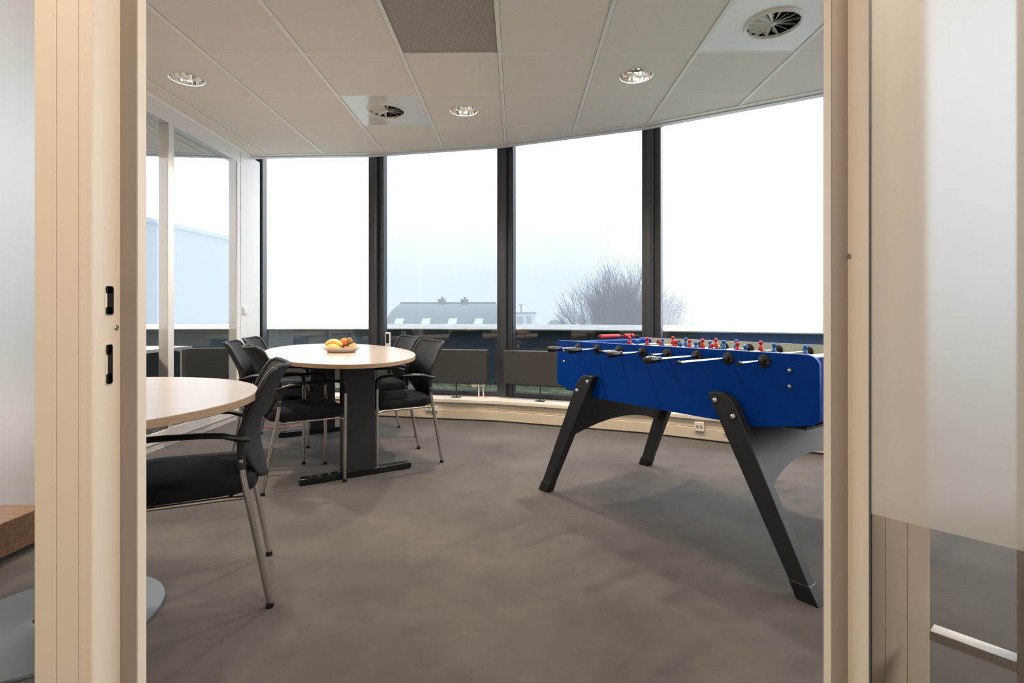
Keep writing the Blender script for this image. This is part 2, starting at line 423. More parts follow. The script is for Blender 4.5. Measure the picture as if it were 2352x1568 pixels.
# slab above, pocket above the windows
sl = MB(); P2 = offset(FAC, -.15)
poly = P2 + [(xe + .15, -2.6), (-7.0, -2.6), (-7.0, P2[0][1])]
n = len(poly)
sl.add([(x, y, 2.80) for x, y in poly] + [(x, y, 3.0) for x, y in poly], [tuple(range(n))[::-1], tuple(range(n, 2 * n))] + [(i, (i + 1) % n, n + (i + 1) % n, n + i) for i in range(n)])
sl.box(-7, xe, -2.6, .69, H, H + .02)
tag(sl.build('ceiling_slab', M_WHITE, smooth=False), kind='structure')
tr = MB()
E0 = offset(FAC, .362)
for (a, b, z0, z1) in ((.362, .335, H - .006, H + .19), (.325, .305, H - .004, H + .19), (.296, .235, H - .010, H + .19)):
    band(tr, offset(FAC, b), offset(FAC, a), z0, z1)
trim = tr.build('trim_1', M_WHITE, smooth=False); tag(trim, kind='structure')
tb = MB(); band(tb, offset(FAC, .30), offset(FAC, .33), H + .004, H + .18); tb.build('gap_shadow_liner', M_MULL, trim, smooth=False)

# ------------------------------------------------------------------ windows in the curved front
ZS = 0.20
names = 0
for k in range(len(FAC) - 1):
    a, b = FAC[k], FAC[k + 1]; ang = math.atan2(b[1] - a[1], b[0] - a[0]); L = math.hypot(b[0] - a[0], b[1] - a[1])
    names += 1
    f = MB()
    # local: x along the pane, y outwards.  frame pieces round the pane
    f.box(0.0, .035, -.10, .06, ZS, 2.79)          # half of the shared mullion
    f.box(.037, .082, -.055, .05, ZS, 2.79)        # sash stile
    f.box(.088, .092, -.058, .02, ZS, 2.79)
    f.box(L - .035, L, -.10, .06, ZS, 2.79)
    f.box(L - .082, L - .037, -.055, .05, ZS, 2.79)
    f.box(.082, L - .082, -.05, .05, ZS + .001, ZS + .045)
    f.box(.082, L - .082, -.05, .05, 2.72, 2.79)
    w = f.build('window_%d' % names, M_MULL, None, .003, loc=(a[0], a[1], 0), rz=ang)
    tag(w, kind='structure')
    g = MB(); g.box(.082, L - .082, -.008, .0, ZS + .045, 2.72)
    tint = M_WINT if k in (I0 + 1, I0 + 2) else (M_WINM if k < I0 else M_WIN)
    g2 = MB(); g2.add([(.082, 0, ZS + .045), (L - .082, 0, ZS + .045), (L - .082, 0, 2.72), (.082, 0, 2.72)], [(0, 1, 2, 3)])
    g2.build('glass_pane', tint, w, smooth=False, fix=False)

# low casing and sill board under the windows, cable duct joints
cs = MB()
band(cs, offset(FAC, 0), offset(FAC, .30), .012, .10)
band(cs, offset(FAC, 0), offset(FAC, .292), .102, .165)
cs_o = cs.build('baseboard_back', M_CASING, None, .004, smooth=False); tag(cs_o, kind='structure')
pl = MB(); band(pl, offset(FAC, 0), offset(FAC, .293), .001, .012); pl.build('plinth', M_MULL, cs_o, smooth=False)
sb = MB(); band(sb, offset(FAC, -.02), offset(FAC, .312), .168, ZS); s_o = sb.build('trim_2', M_SILL, None, .004, smooth=False); tag(s_o, kind='structure')
gb = MB(); band(gb, offset(FAC, 0), offset(FAC, .28), .15, .17); gb.build('sill_shadow_gap', M_CASING, s_o, smooth=False)

# ------------------------------------------------------------------ left glazed partition
POSTS = [0.73, 1.75, 2.87, 3.99, 4.98]
lw = MB()
for y in POSTS: lw.box(WX2, WX, y, y + .06, .14, 2.47)
lw.box(WX2, WX, .73, 5.04, 2.47, H + .0)                 # head
lw.box(WX2, WX, .73, 5.04, .055, .139)                   # bottom rail
lw.box(WX2 - .002, WX + .002, 5.042, 5.33, .0, H)        # solid end panel
lw.box(WX2 + .01, WX - .012, .73, 5.04, 0, .055)
lw.box(WX2 + .02, WX - .015, 5.33, 5.46, 0, H)
lwo = lw.build('wall_left', M_WHITE, None, .003, smooth=False); tag(lwo, kind='structure')
tp = MB(); tp.box(WX - .0, WX + .018, .75, 5.2, H - .022, H - .001); tp.build('ceiling_profile', M_GRID, lwo, smooth=False)
for k in range(4):
    y0, y1 = POSTS[k] + .06, POSTS[k + 1]
    g = MB(); g.add([(WX - .006, y0, .139), (WX - .006, y1, .139), (WX - .006, y1, 2.47), (WX - .006, y0, 2.47)], [(0, 1, 2, 3)])
    g.build('glass_pane', M_GLASS, lwo, smooth=False, fix=False)
sw = MB(); sw.box(WX + .002, WX + .012, 5.07, 5.15, 1.01, 1.09)
swo = sw.build('light_switch', M_WHITE, None, .003); tag(swo, 'small square white light switch on the white end panel beside the far left window', 'switch')
rk = MB(); rk.box(WX + .012, WX + .017, 5.082, 5.138, 1.022, 1.078); rk.build('rocker', M_WHITE, swo, .002)

# other walls
def wall(name, x0, x1, y0, y1, z0=0, z1=2.8, m=M_PLASTER):
    w = MB(); w.box(x0, x1, y0, y1, z0, z1); return tag(w.build(name, m, smooth=False), kind='structure')
wall('wall_corridor', -7, xe, -2.7, -2.6)
wall('wall_corridor_left', -7.1, -7.0, -2.6, FAC[0][1] + .3)
wall('wall_right', xe, xe + .1, -2.6, FAC[-1][1] + .0)

# ------------------------------------------------------------------ corridor partition and door
XL, XR = -0.531, 0.455
def post(mb, x0, x1, flip):
    """front post of the door frame with two fine shadow grooves"""
    g = [.0165, .0445]       # groove positions measured from the opening edge
    xs = [x0] + ([x1 - g[1], x1 - g[0]] if not flip else [x0 + g[0], x0 + g[1]]) + [x1]
    for i in range(3):
        mb.box(xs[i] + (.0004 if i else 0), xs[i + 1] - (.0004 if i < 2 else 0), YC0, YC0 + .0015, 0, H)
    mb.box(x0, x1, YC0 + .002, YC1, 0, H)
fr = empty('trim_3', (0, 0, 0)); tag(fr, kind='structure')
m1 = MB(); post(m1, -.603, XL, False); m1.build('door_post', M_CREAM, fr, smooth=False)
m2 = MB(); post(m2, XR, .528, True); m2.build('door_post', M_CREAM, fr, smooth=False)
SF, SB = 0.708, 0.729
for (x0, x1) in ((XL, -.5095), (.434, XR)):
    a = MB(); a.box(x0, x1, SF, SF + .003, 0, H - .25); a.build('seal_strip', M_SEAL, fr, smooth=False)
    a = MB(); a.box(x0 - .003 if x0 < 0 else x0, x1 if x0 < 0 else x1 + .003, SF + .003, SB, 0, H - .25); a.build('door_stop', M_CREAM, fr, .0015, smooth=False)
hd = MB(); hd.box(XL, XR, YC0, YC1, H - .25, H); hd.build('door_head', M_CREAM, fr, smooth=False)
# strike plates on the reveal: black slots with a thin metal rim
def slot(y0, y1, z0, z1):
    r = .0028
    o = []
    c = [(y0, z0), (y1, z0), (y1, z1), (y0, z1)]
    pts = []
    for (cyy, czz, a0) in ((y1 - r, z0 + r, -90), (y1 - r, z1 - r, 0), (y0 + r, z1 - r, 90), (y0 + r, z0 + r, 180)):
        for k in range(5): a = R(a0 + k * 22.5); pts.append((cyy + r * math.cos(a), czz + r * math.sin(a)))
    return pts
def yz(px): return XL / ((px - 1176) / F)
for (pa, pb, z0p, z1p) in ((241, 259, 722, 657), (242, 257, 881, 791)):
    y0, y1 = yz(pa), yz(pb); ym = (y0 + y1) / 2
    z0 = 1 - (z0p - 724.5) / F * ym; z1 = 1 - (z1p - 724.5) / F * ym
    s1 = MB(); s1.prism([(XL + .0002, y, z) for y, z in slot(y0 - .0006, y1 + .002, z0 - .001, z1 + .001)], (.0006, 0, 0))
    so = s1.build('strike_plate', M_CREAM, fr, smooth=False)
    s2 = MB(); dz = (z1 - z0)
    s2.prism([(XL + .0009, y, z) for y, z in slot(y0 + .003, y1, z0, z1)], (.0005, 0, 0))
    s2.prism([(XL + .0009, y, z) for y, z in slot(y0, y1 - .002, z0, z0 + dz * .26)], (.0005, 0, 0))
    s2.prism([(XL + .0009, y, z) for y, z in slot(y0, y1 - .002, z1 - dz * .26, z1)], (.0005, 0, 0))
    s2.build('latch_hole', M_HOLE, so, smooth=False)
def screw(x, y, z, sx):
    s = MB(); s.lathe([(.0035, 0), (.0035, .0006), (.0028, .001), (.0012, .0011), (.0011, .0004), (1e-5, .0004)], 16, (x, y, z), 'x')
    if sx < 0:
        s.v = [(2 * x - vx, vy, vz) for vx, vy, vz in s.v]
    s.build('screw', M_CHROME, fr)
ys = yz(267); screw(XL + .0003, ys, 1 - (752 - 724.5) / F * ys, 1)
ys = XR / ((1952 - 1176) / F); screw(XR - .0003, ys, 1 - (588 - 724.5) / F * ys, -1)

# fixed frosted panels left and right of the door
FZ = 0.75
def fixed_panel(name, x0, x1, y):
    o = empty(name); tag(o, kind='structure')
    a = MB(); a.add([(x0, y, FZ), (x1, y, FZ), (x1, y, H), (x0, y, H)], [(0, 1, 2, 3)]); a.build('frosted_glass', M_FROST, o, smooth=False, fix=False)
    a = MB(); a.add([(x0, y, .1), (x1, y, .1), (x1, y, FZ), (x0, y, FZ)], [(0, 1, 2, 3)]); a.build('clear_glass', M_GLASS, o, smooth=False, fix=False)
    a = MB(); a.box(x0, x1, YC0, YC1, 0, .10); a.build('bottom_rail', M_WHITE, o, smooth=False)
    return o
xs = [-.603, -1.72, -2.61]
fixed_panel('window_20', -1.70, -.603, .69)
fixed_panel('window_21', -2.64, -1.76, .69)
fixed_panel('window_22', .528, 1.90, .69)
fixed_panel('window_23', 1.96, 3.6, .69)
pp = MB()
for x in (-1.76, 1.90, 3.6): pp.box(x, x + .06, YC0, YC1, 0, H)
pp.box(-7, -2.64, YC0, YC1, 0, H); pp.box(3.66, xe, YC0, YC1, 0, H)
tag(pp.build('wall_front', M_CREAM, smooth=False), kind='structure')

# door leaf, swung open towards the corridor
HX, HY = .4525, .6605
du = Vector((.65, -.76, 0)).normalized(); dn = Vector((.76, .65, 0)).normalized()
leaf = empty('door_1', (HX, HY, 0)); tag(leaf, kind='structure')
def lp(t, z, o=0): p = du * t + dn * o; return (p.x, p.y, z)
LW = .90
a = MB(); a.add([lp(0, FZ), lp(LW, FZ), lp(LW, 2.33), lp(0, 2.33)], [(0, 1, 2, 3)]); a.build('frosted_glass', M_FROST, leaf, smooth=False, fix=False)
a = MB(); a.add([lp(0, .02), lp(LW, .02), lp(LW, FZ), lp(0, FZ)], [(0, 1, 2, 3)]); a.build('clear_glass', M_GLASS, leaf, smooth=False, fix=False)
a = MB(); a.hexa([lp(-.001, .02, -.001), lp(.0012, .02, -.001), lp(.0012, .02, .006), lp(-.001, .02, .006)], [lp(-.001, 2.33, -.001), lp(.0012, 2.33, -.001), lp(.0012, 2.33, .006), lp(-.001, 2.33, .006)])
a.build('edge_profile', M_GALV, leaf, smooth=False)
# second framed pane just behind it
def lq(t0, t1, z0, z1, o0, o1): 
    m = MB(); m.hexa([lp(t0, z0, o0), lp(t1, z0, o0), lp(t1, z0, o1), lp(t0, z0, o1)], [lp(t0, z1, o0), lp(t1, z1, o0), lp(t1, z1, o1), lp(t0, z1, o1)]); return m
ST = .133
lq(.0575, ST, .612, .6235, .012, .034).build('rail', M_WHITE, leaf, .001, smooth=False)
lq(ST, ST + .06, .02, 2.33, .012, .034).build('stile', M_WHITE, leaf, .001, smooth=False)

# ------------------------------------------------------------------ ceiling fittings
def make_downlight(p, label, on=True):
    o = empty('downlight', (p[0], p[1], H)); tag(o, label, 'ceiling light', 'round recessed downlights')
    m = MB(); m.lathe([(.104, -.001), (.106, -.004), (.113, -.005), (.119, -.001), (.119, .0), (.104, .001)], 48); m.f = [f for f in m.f if len(f) == 4]; m.m = [0] * len(m.f); m.build('trim_ring', M_WHITE, o)
    m = MB(); N = 28                                   # faceted mirror bowl
    prof = [(.105, -.001), (.102, .03), (.09, .065), (.068, .095), (.035, .112)]
    m.lathe(prof, N); m.f = [f for f in m.f if len(f) == 4]; m.m = [0] * len(m.f)
    m.build('reflector', M_MIRROR, o, smooth=False)
    m = MB(); m.lathe([(.105, 0), (.108, .03), (.096, .068), (.073, .101), (.037, .119), (1e-5, .12)], 24); m.f = [f for f in m.f if len(f) < 20]; m.m = [0] * len(m.f); m.build('housing', M_BLACKM, o)
    m = MB()
    for s_ in (-1, 1):
        m.tube([(s_ * .018, -.0, .105), (s_ * .018, 0, .05)], .008, 10); m.ball((s_ * .018, 0, .05), .008, 10, 6)
    m.build('lamp_tube', M_LAMP, o)
    lamp('downlight_beam', 'SPOT', (0, 0, .035), DOWN_E * (1 if on else .34), WARM, o, spot_size=R(125), spot_blend=.9, shadow_soft_size=.06)
    return o
dl = ['round recessed mirror downlight at the left of the ceiling near the glass partition',
      'round recessed mirror downlight on the right, in front of the third window mullion',
      'round recessed mirror downlight beside the round swirl diffuser near the windows']
for k, p in enumerate(DOWN):
    make_downlight(p, dl[k] if k < 3 else 'added out-of-view recessed downlight near the door side of the room, ' + ['left of centre', 'far left', 'right of centre', 'far right', 'closest to the door', 'by the right window'][k - 3], k < 3)

def make_swirl(p, label):
    o = empty('ceiling_diffuser', (p[0], p[1], H)); tag(o, label, 'air diffuser', 'round swirl air diffusers')
    m = MB(); m.lathe([(.133, .002), (.134, -.010), (.139, -.015), (.147, -.013), (.152, -.003), (.153, .0), (.150, .02)], 56); m.f = [f for f in m.f if len(f) == 4]; m.m = [0] * len(m.f)
    m.build('rim', M_WHITE, o)
    m = MB(); m.lathe([(.1335, .0), (.1335, .03), (.12, .075), (1e-5, .08)], 40); m.f = [f for f in m.f if len(f) < 20]; m.m = [0] * len(m.f); m.build('duct', M_HOLE, o)
    m = MB(); m.lathe([(1e-5, -.010), (.010, -.009), (.016, -.004), (.017, .012), (1e-5, .013)], 20); m.build('hub', M_WHITE, o)
    NB = 14
    bm_ = MB()
    for k in range(NB):
        a = 2 * math.pi * k / NB; d = Vector((math.cos(a), math.sin(a), 0)); s_ = Vector((-math.sin(a), math.cos(a), 0))
        r0, r1 = .014, .134
        def q(r, w, z): return d * r + s_ * w + Vector((0, 0, z))
        wd0, wd1 = .0045, .038      # vane is narrow at the hub, wide at the rim, tipped by 40 degrees
        A, B, C_, D = q(r0, 0, -.004), q(r1, 0, -.004), q(r1, wd1, .026), q(r0, wd0, .006)
        e = Vector((0, 0, .0015))
        bm_.hexa([A, B, C_, D], [A + e, B + e, C_ + e, D + e])
    bm_.build('vanes', M_WHITE, o, smooth=False)
    return o
make_swirl(SWIRL[0], 'round white swirl air diffuser near the windows, beside a downlight')
make_swirl(SWIRL[1], 'round white swirl air diffuser nearest the camera above the football table')
gq = [gpt(GRILLE[0], GRILLE[1]), gpt(GRILLE[0] + 1, GRILLE[1]), gpt(GRILLE[0] + 1, GRILLE[1] + 1), gpt(GRILLE[0], GRILLE[1] + 1)]
gl = MB(); gl.hexa([(x, y, H + .004) for x, y in gq], [(x, y, H + .02) for x, y in gq])
tag(gl.build('ceiling_grille', M_PERF, smooth=False), 'square grey perforated ventilation grille set flush in the ceiling', 'ceiling grille')

# ------------------------------------------------------------------ convectors on the sill
def make_convector(k, x0, x1, label, valve=False, stands=(.5,), group='dark convectors on the window sill'):
    a, b = FAC[k], FAC[k + 1]; ang = math.atan2(b[1] - a[1], b[0] - a[0])
    o = empty('convector_radiator', (a[0], a[1], ZS), ang); tag(o, label, 'radiator', group)
    m = MB(); m.box(x0, x1, -.225, -.13, .155, .468); m.build('casing', M_DARKMETAL, o, .006)
    m = MB()
    for q in range(int((x1 - x0 - .04) / .03)): m.box(x0 + .02 + q * .03, x0 + .034 + q * .03, -.215, -.14, .4675, .4695)
    m.build('top_grating', M_BLACKM, o, smooth=False)
    for s_ in stands:
        xx = x0 + (x1 - x0) * s_
        m = MB(); m.tube([(xx, -.18, .0), (xx, -.18, .16)], .006, 10); m.build('stand', M_BLACKM, o)
        m = MB(); m.box(xx - .045, xx + .045, -.215, -.145, .0, .006); m.build('foot_plate', M_BLACKM, o, .001)
    if valve:
        m = MB()
        for dx in (0, .045): m.tube([(x1 - .09 + dx, -.18, .012), (x1 - .09 + dx, -.18, .13)], .007, 10); m.ball((x1 - .09 + dx, -.18, .13), .014)
        m.box(x1 - .105, x1 - .03, -.2, -.16, .0, .012)
        m.tube([(x1 - .10, -.18, .125), (x1 - .03, -.18, .125)], .010, 10)
        m.build('pipes', M_CERAMIC, o)
        m = MB(); m.lathe([(.012, 0), (.017, .005), (.019, .03), (.018, .055), (.008, .062)], 16, (x1 - .105, -.18, .125), 'x')
        m.v = [(2 * (x1 - .105) - vx, vy, vz) for vx, vy, vz in m.v]; m.build('valve_knob', M_CERAMIC, o)
    return o
make_convector(I0, .12, 1.20, 'dark convector radiator under the far left window behind the oval table')
make_convector(I0 + 1, .10, 1.24, 'dark convector radiator between the first two wide mullions with white valve pipes', True, (.72,))
make_convector(I0 + 2, .06, 1.24, 'dark convector radiator under the window behind the left end of the football table', False, (.30,))
make_convector(I0 + 3, .10, 1.28, 'dark convector radiator behind the football table under the right window', False, (.3,))
make_convector(I0 - 1, .10, 1.24, 'dark convector radiator seen through the left glass partition')

# handset standing on the convector
a, b = FAC[I0 + 1], FAC[I0 + 2]; ang = math.atan2(b[1] - a[1], b[0] - a[0])
def on_facade(k, x, y, z):
    a, b = FAC[k], FAC[k + 1]; an = math.atan2(b[1] - a[1], b[0] - a[0])
    return (a[0] + x * math.cos(an) - y * math.sin(an), a[1] + x * math.sin(an) + y * math.cos(an), z), an
loc, an = on_facade(I0 + 1, .205, -.19, ZS + .468)
ph = empty('cordless_handset', loc, an); tag(ph, 'white cordless handset with black face standing on the radiator behind the table', 'handset')
m = MB(); m.box(-.026, .026, -.012, .012, .0, .165); m.build('body', M_WHITE, ph, .008, seg=3)
m = MB(); m.box(-.016, .016, -.014, -.0115, .055, .148); m.build('face', M_HOLE, ph, .001)
m = MB(); m.lathe([(.007, 0), (.006, .002), (1e-5, .003)], 14, (0, -.012, .035), 'y'); m.v = [(x, -.024 - y, z) for x, y, z in m.v]; m.build('button', M_CERAMIC, ph)

# sockets on the casing
def socket(px, py, w, h, label, kind=0):
    # find facade segment under this pixel on the casing front
    k_ = (px - 1176) / F; L2 = offset(FAC, .30)
    for q in range(len(L2) - 1):
        A, B = L2[q], L2[q + 1]; dx, dy = B[0] - A[0], B[1] - A[1]
        den = dx - k_ * dy
        t = (k_ * A[1] - A[0]) / den
        if 0 <= t <= 1:
            P = (A[0] + dx * t, A[1] + dy * t); an_ = math.atan2(dy, dx)
            z = 1 - (py - 724.5) / F * P[1]
            o = empty('power_socket', (P[0], P[1], z), an_); tag(o, label, 'socket')
            m = MB(); m.box(-w, w, -.016, .01, -h, h); m.build('plate', M_SILL, o, .004)
            for sx in ((-.4, .4) if kind == 0 else (0,)):
                m = MB(); m.box(sx * w - .009, sx * w + .009, -.0175, -.0155, -.011, .011); m.build('outlet', M_SEAL, o, .001)
            return
socket(1607, 979, .037, .036, 'cream double outlet box on the low casing, between the football table legs')
socket(1672, 990, .03, .02, 'cream outlet box on the low casing, half hidden by the near table leg', 1)
socket(992, 938, .06, .022, 'cream outlet box on the low casing, behind the chair right of the oval table')

# ------------------------------------------------------------------ chairs
def make_chair():
    o = empty('armchair')
    lm = []
    for s_ in (-1, 1):
        m = MB(); m.tube([(s_ * .215, 0, .012), (s_ * .219, .03, .18), (s_ * .2225, .060, .34), (s_ * .225, .082, .46), (s_ * .225, .088, .52)], .0105, 14)
        l = m.build('leg', M_CHROME, o)
        m = MB(); m.lathe([(.0125, 0), (.0135, .004), (.0125, .018), (.010, .02)], 14, (s_ * .215, 0, 0)); m.build('foot_cap', M_BLACK, l)
        m = MB(); m.tube([(s_ * .225, .45, .012), (s_ * .229, .451, .3), (s_ * .233, .452, .55)], .0105, 14)
        l = m.build('leg', M_CHROME, o)
        m = MB(); m.lathe([(.0125, 0), (.0135, .004), (.0125, .018), (.010, .02)], 14, (s_ * .225, .45, 0)); m.build('foot_cap', M_BLACK, l)
        # armrest: sleeve over the front leg, curve, flat pad, clamp on the upright
        pa = [(s_ * .233, .452, .535), (s_ * .233, .452, .57), (s_ * .233, .447, .592), (s_ * .234, .430, .606), (s_ * .236, .39, .612), (s_ * .238, .30, .614), (s_ * .238, .20, .611), (s_ * .235, .14, .605), (s_ * .231, .095, .590), (s_ * .229, .060, .582)]
        se = [(.014, .014), (.014, .014), (.015, .013), (.018, .011), (.021, .009), (.022, .0085), (.022, .0085), (.019, .009), (.014, .011), (.010, .008)]
        m = MB(); m.tube(pa, 0, 14, True, se); m.build('armrest', M_BLACK, o)
        # side rail below the cushion
        m = MB(); m.tube([(s_ * .221, .07, .390), (s_ * .212, .09, .387), (s_ * .207, .13, .387), (s_ * .207, .38, .387), (s_ * .212, .42, .387), (s_ * .226, .445, .380)], .007, 10)
        m.build('seat_rail', M_CHROME, o)
    m = MB(); m.tube([(-.207, .12, .385), (.207, .12, .385)], .007, 10); m.tube([(-.207, .40, .385), (.207, .40, .385)], .007, 10)
    m.box(-.17, .17, .10, .42, .388, .396); m.build('seat_frame', M_BLACKM, o)
    # cushion
    m = MB(); rings = [(.395, .90), (.397, .965), (.405, .995), (.422, 1.0), (.436, .995), (.447, .965), (.454, .90), (.458, .75), (.460, .45)]
    N = 48; vs_ = []
    for z, sc in rings:
        for k in range(N):
            a = 2 * math.pi * k / N; c, s2 = math.cos(a), math.sin(a); e = .42
            x = math.copysign(abs(c) ** e, c) * .215 * (sc + (1 - sc) * .4); y = math.copysign(abs(s2) ** e, s2) * .225 * (sc + (1 - sc) * .4)
            y0 = .262 + y; x *= 1 + .04 * (y / .225)
            drop = -.018 * max(0, (y - .12) / .105) ** 2 if z > .42 else 0
            vs_.append((x * (.96 + .04 * sc) if sc > .8 else x * sc, y0 if sc > .8 else .262 + y * sc, z + drop))
    fs = [tuple(range(N))[::-1], tuple(range((len(rings) - 1) * N, len(rings) * N))]
    for i in range(len(rings) - 1):
        for k in range(N): a_, b_ = i * N + k, i * N + (k + 1) % N; fs.append((a_, b_, b_ + N, a_ + N))
    m.add(vs_, fs); m.build('seat', M_FABRIC, o)
    # backrest shell
    zt = [.425, .49, .55, .60, .65, .71, .77, .812, .826]
    ye = [.036, .066, .086, .086, .074, .047, .018, -.006, -.014]
    hw = [.110, .165, .208, .218, .220, .219, .216, .211, .204]
    cv = [.028, .042, .052, .056, .058, .060, .060, .058, .055]
    def interp(T_, v):
        f_ = v * (len(T_) - 1); i = min(int(f_), len(T_) - 2); t = f_ - i
        p0 = T_[max(i - 1, 0)]; p1 = T_[i]; p2 = T_[i + 1]; p3 = T_[min(i + 2, len(T_) - 1)]
        return .5 * ((2 * p1) + (-p0 + p2) * t + (2 * p0 - 5 * p1 + 4 * p2 - p3) * t * t + (-p0 + 3 * p1 - 3 * p2 + p3) * t ** 3)
    def shell(u, v, off=0):
        uu = 2 * u - 1
        z = interp(zt, v) - .012 * (1 - uu * uu) * max(0, (v - .7) / .3) - .014 * max(0, (abs(uu) - .82) / .18) ** 2 * max(0, (v - .8) / .2)
        z -= .02 * (1 - uu * uu) * max(0, .12 - v) / .12
        return (uu * interp(hw, v), interp(ye, v) - interp(cv, v) * (1 - uu * uu) + off, z)
    m = MB(); m.grid(lambda u, v: shell(u, v), 20, 26)
    b_ = m.build('backrest', M_MESH, o, fix=False)
    so = b_.modifiers.new('solidify', 'SOLIDIFY'); so.thickness = .008; so.offset = 0
    for s_ in (0, 1):
        m = MB(); pts = [shell(s_, .20 + .80 * q / 16) for q in range(17)]
        x_ = (-1, 1)[s_] * .225
        pts = [(x_, .087, .485)] + pts[2:]
        m.tube(pts, 0, 12, True, [(.0135, .0135)] * 4 + [(.0105, .0105)] * (len(pts) - 4)); m.build('back_upright', M_BLACK, b_)
    m = MB(); m.tube([shell(q / 20, 1.0) for q in range(21)], .0085, 10); m.build('top_edge', M_MESH, b_)
    return o
proto = make_chair()
CH = [  # rear-feet midpoint, facing, label
    ((-.923, 1.988), (-.904, -.427), 'black mesh armchair at the near table by the door, closest to the camera'),
    ((-.59, 3.742), (-.854, -.521), 'black mesh armchair right of the oval table, the nearer of that pair'),
    ((-.90, 4.48), (-.86, -.51), 'black mesh armchair right of the oval table, the farther one by the radiator'),
    ((-1.505, 3.08), (.83, .555), 'black mesh armchair left of the oval table, nearest of three on that side'),
    ((-1.90, 3.59), (.95, .31), 'black mesh armchair left of the oval table, middle of three on that side'),
    ((-2.075, 4.20), (.98, .20), 'black mesh armchair left of the oval table, nearest the white end panel')]
for k, (p, d, lab) in enumerate(CH):
    c = proto if k == 0 else copy_tree(proto)
    c.location = (p[0], p[1], 0); c.rotation_euler = (0, 0, math.atan2(d[1], d[0]) - math.pi / 2)
    tag(c, lab, 'chair', 'black armchairs round the two tables')

# ------------------------------------------------------------------ tables
def tabletop(parent, a, b, z, th=.025, n=96, p=2.0):
    def ring(s, zz): return [(s * a * 0 + (a + s) * math.copysign(abs(math.cos(t)) ** (2 / p), math.cos(t)), (b + s) * math.copysign(abs(math.sin(t)) ** (2 / p), math.sin(t)), zz) for t in (2 * math.pi * k / n for k in range(n))]
    m = MB(); R_ = [ring(-.002, z - th), ring(0, z - th + .002), ring(0, z - .002), ring(-.002, z)]
    m.v = [v for r in R_ for v in r]
    for i in range(3):
        for k in range(n):
            q, w = i * n + k, i * n + (k + 1) % n; m.f.append((q, w, w + n, q + n)); m.m.append(1)
    m.f.append(tuple(range(n))[::-1]); m.m.append(1); m.f.append(tuple(range(3 * n, 4 * n))); m.m.append(0)
    return m.build('tabletop', [M_TOP, M_EDGE], parent)
TC = (-1.28, 3.825); TD = Vector((-.43, .903)).normalized()
tb = empty('oval_table', (TC[0], TC[1], 0), math.atan2(TD.y, TD.x)); tag(tb, 'oval pale maple meeting table on two black pillar legs, holding a fruit dish', 'table')
tabletop(tb, 1.13, .50, .74)
for (wx_, wy_) in ((-.965, 3.262), (-1.625, 4.47)):
    dx, dy = wx_ - TC[0], wy_ - TC[1]; lx = dx * TD.x + dy * TD.y; ly = -dx * TD.y + dy * TD.x
    rz_ = R(7)
    m = MB(); m.box(-.04, .04, -.10, .10, .035, .69); l = m.build('leg', M_BLACKM, tb, .006, loc=(lx, ly, 0), rz=rz_)
    m = MB(); m.prism([(-.03, -.345, .003), (-.03, .345, .003), (-.03, .345, .038), (-.03, .335, .042), (-.03, -.335, .042), (-.03, -.345, .038)], (.06, 0, 0))
    m.build('foot_bar', M_FOOT, l, .006)
    m = MB(); m.box(-.03, .03, -.33, .33, .685, .7145); m.build('top_bracket', M_BLACKM, l, .004)
m = MB(); m.box(-.62, .70, -.02, .02, .66, .70); m.build('crossbeam', M_BLACKM, tb, .003)

rt = empty('round_table', (-1.47, 1.585, 0)); tag(rt, 'round pale maple table at the left beside the door frame with grey disc foot', 'table')
tabletop(rt, .63, .63, .74)
m = MB(); m.lathe([(.31, .0), (.312, .004), (.309, .010), (.08, .016), (.045, .022), (.04, .03), (.04, .70), (.16, .712), (.16, .715)], 64); m.v = [(x - .03, y + .115, z) for x, y, z in m.v]; m.build('pedestal', M_GALV, rt)

# fruit dish
dish_loc = Vector((-1.215, 3.72, .74))
da = R(-12)
dish = MB()
prof = [(.0, .0), (.092, .0), (.098, .003), (.122, .022), (.143, .036), (.1445, .0385), (.141, .0385), (.118, .025), (.094, .008), (.0, .007)]
dish.lathe([(max(r, 1e-5), z) for r, z in prof], 56); dish.v = [(x, y * .86, z) for x, y, z in dish.v]
do = dish.build('fruit_dish', M_CERAMIC, None, loc=dish_loc, rz=da); tag(do, 'shallow cream oval dish filled with fruit on the oval table', 'dish')
def wloc(x, y, z): return dish_loc + Vector((x, y, z))
def banana(loc, rz, L, rad, lift, label, roll=0):
    m = MB(); n = 18; pts = []; rr = []
    for q in range(n + 1):
        t = q / n; a = (t - .5) * 1.7; Rc = L / 1.7
        pts.append((Rc * math.sin(a), 0, Rc * (math.cos(a) - 1) + lift))
        rr.append(rad * (math.sin(math.pi * min(1, max(0, t * .92 + .05))) ** .38 if t < .86 else max(.22, .80 - (t - .86) * 4.4)))
    m.tube(pts, rr, 6); 
    o = m.build('banana', M_BANANA, None, 0, loc=loc, rz=rz); o.rotation_euler = (roll, 0, rz)
    sub = o.modifiers.new('subsurf', 'SUBSURF'); sub.levels = 1; sub.render_levels = 2
    tag(o, label, 'banana', 'bananas in the fruit dish')
    m = MB(); p = Vector(pts[-1]); q = Vector(pts[-1]) - Vector(pts[-2]); q.normalize()
    m.tube([p - q * .004, p + q * .012], [rad * .24, rad * .28], 6); m.build('stalk', M_STALK, o)
banana(wloc(-.048, -.040, .031), R(-4), .125, .0195, .013, 'banana lying lowest at the front left of the dish')
banana(wloc(-.050, .012, .033), R(6), .15, .0195, .013, 'banana lying low at the back of the dish')
banana(wloc(-.048, -.018, .066), R(-10), .15, .020, .012, 'curved banana on top of the others in the dish')
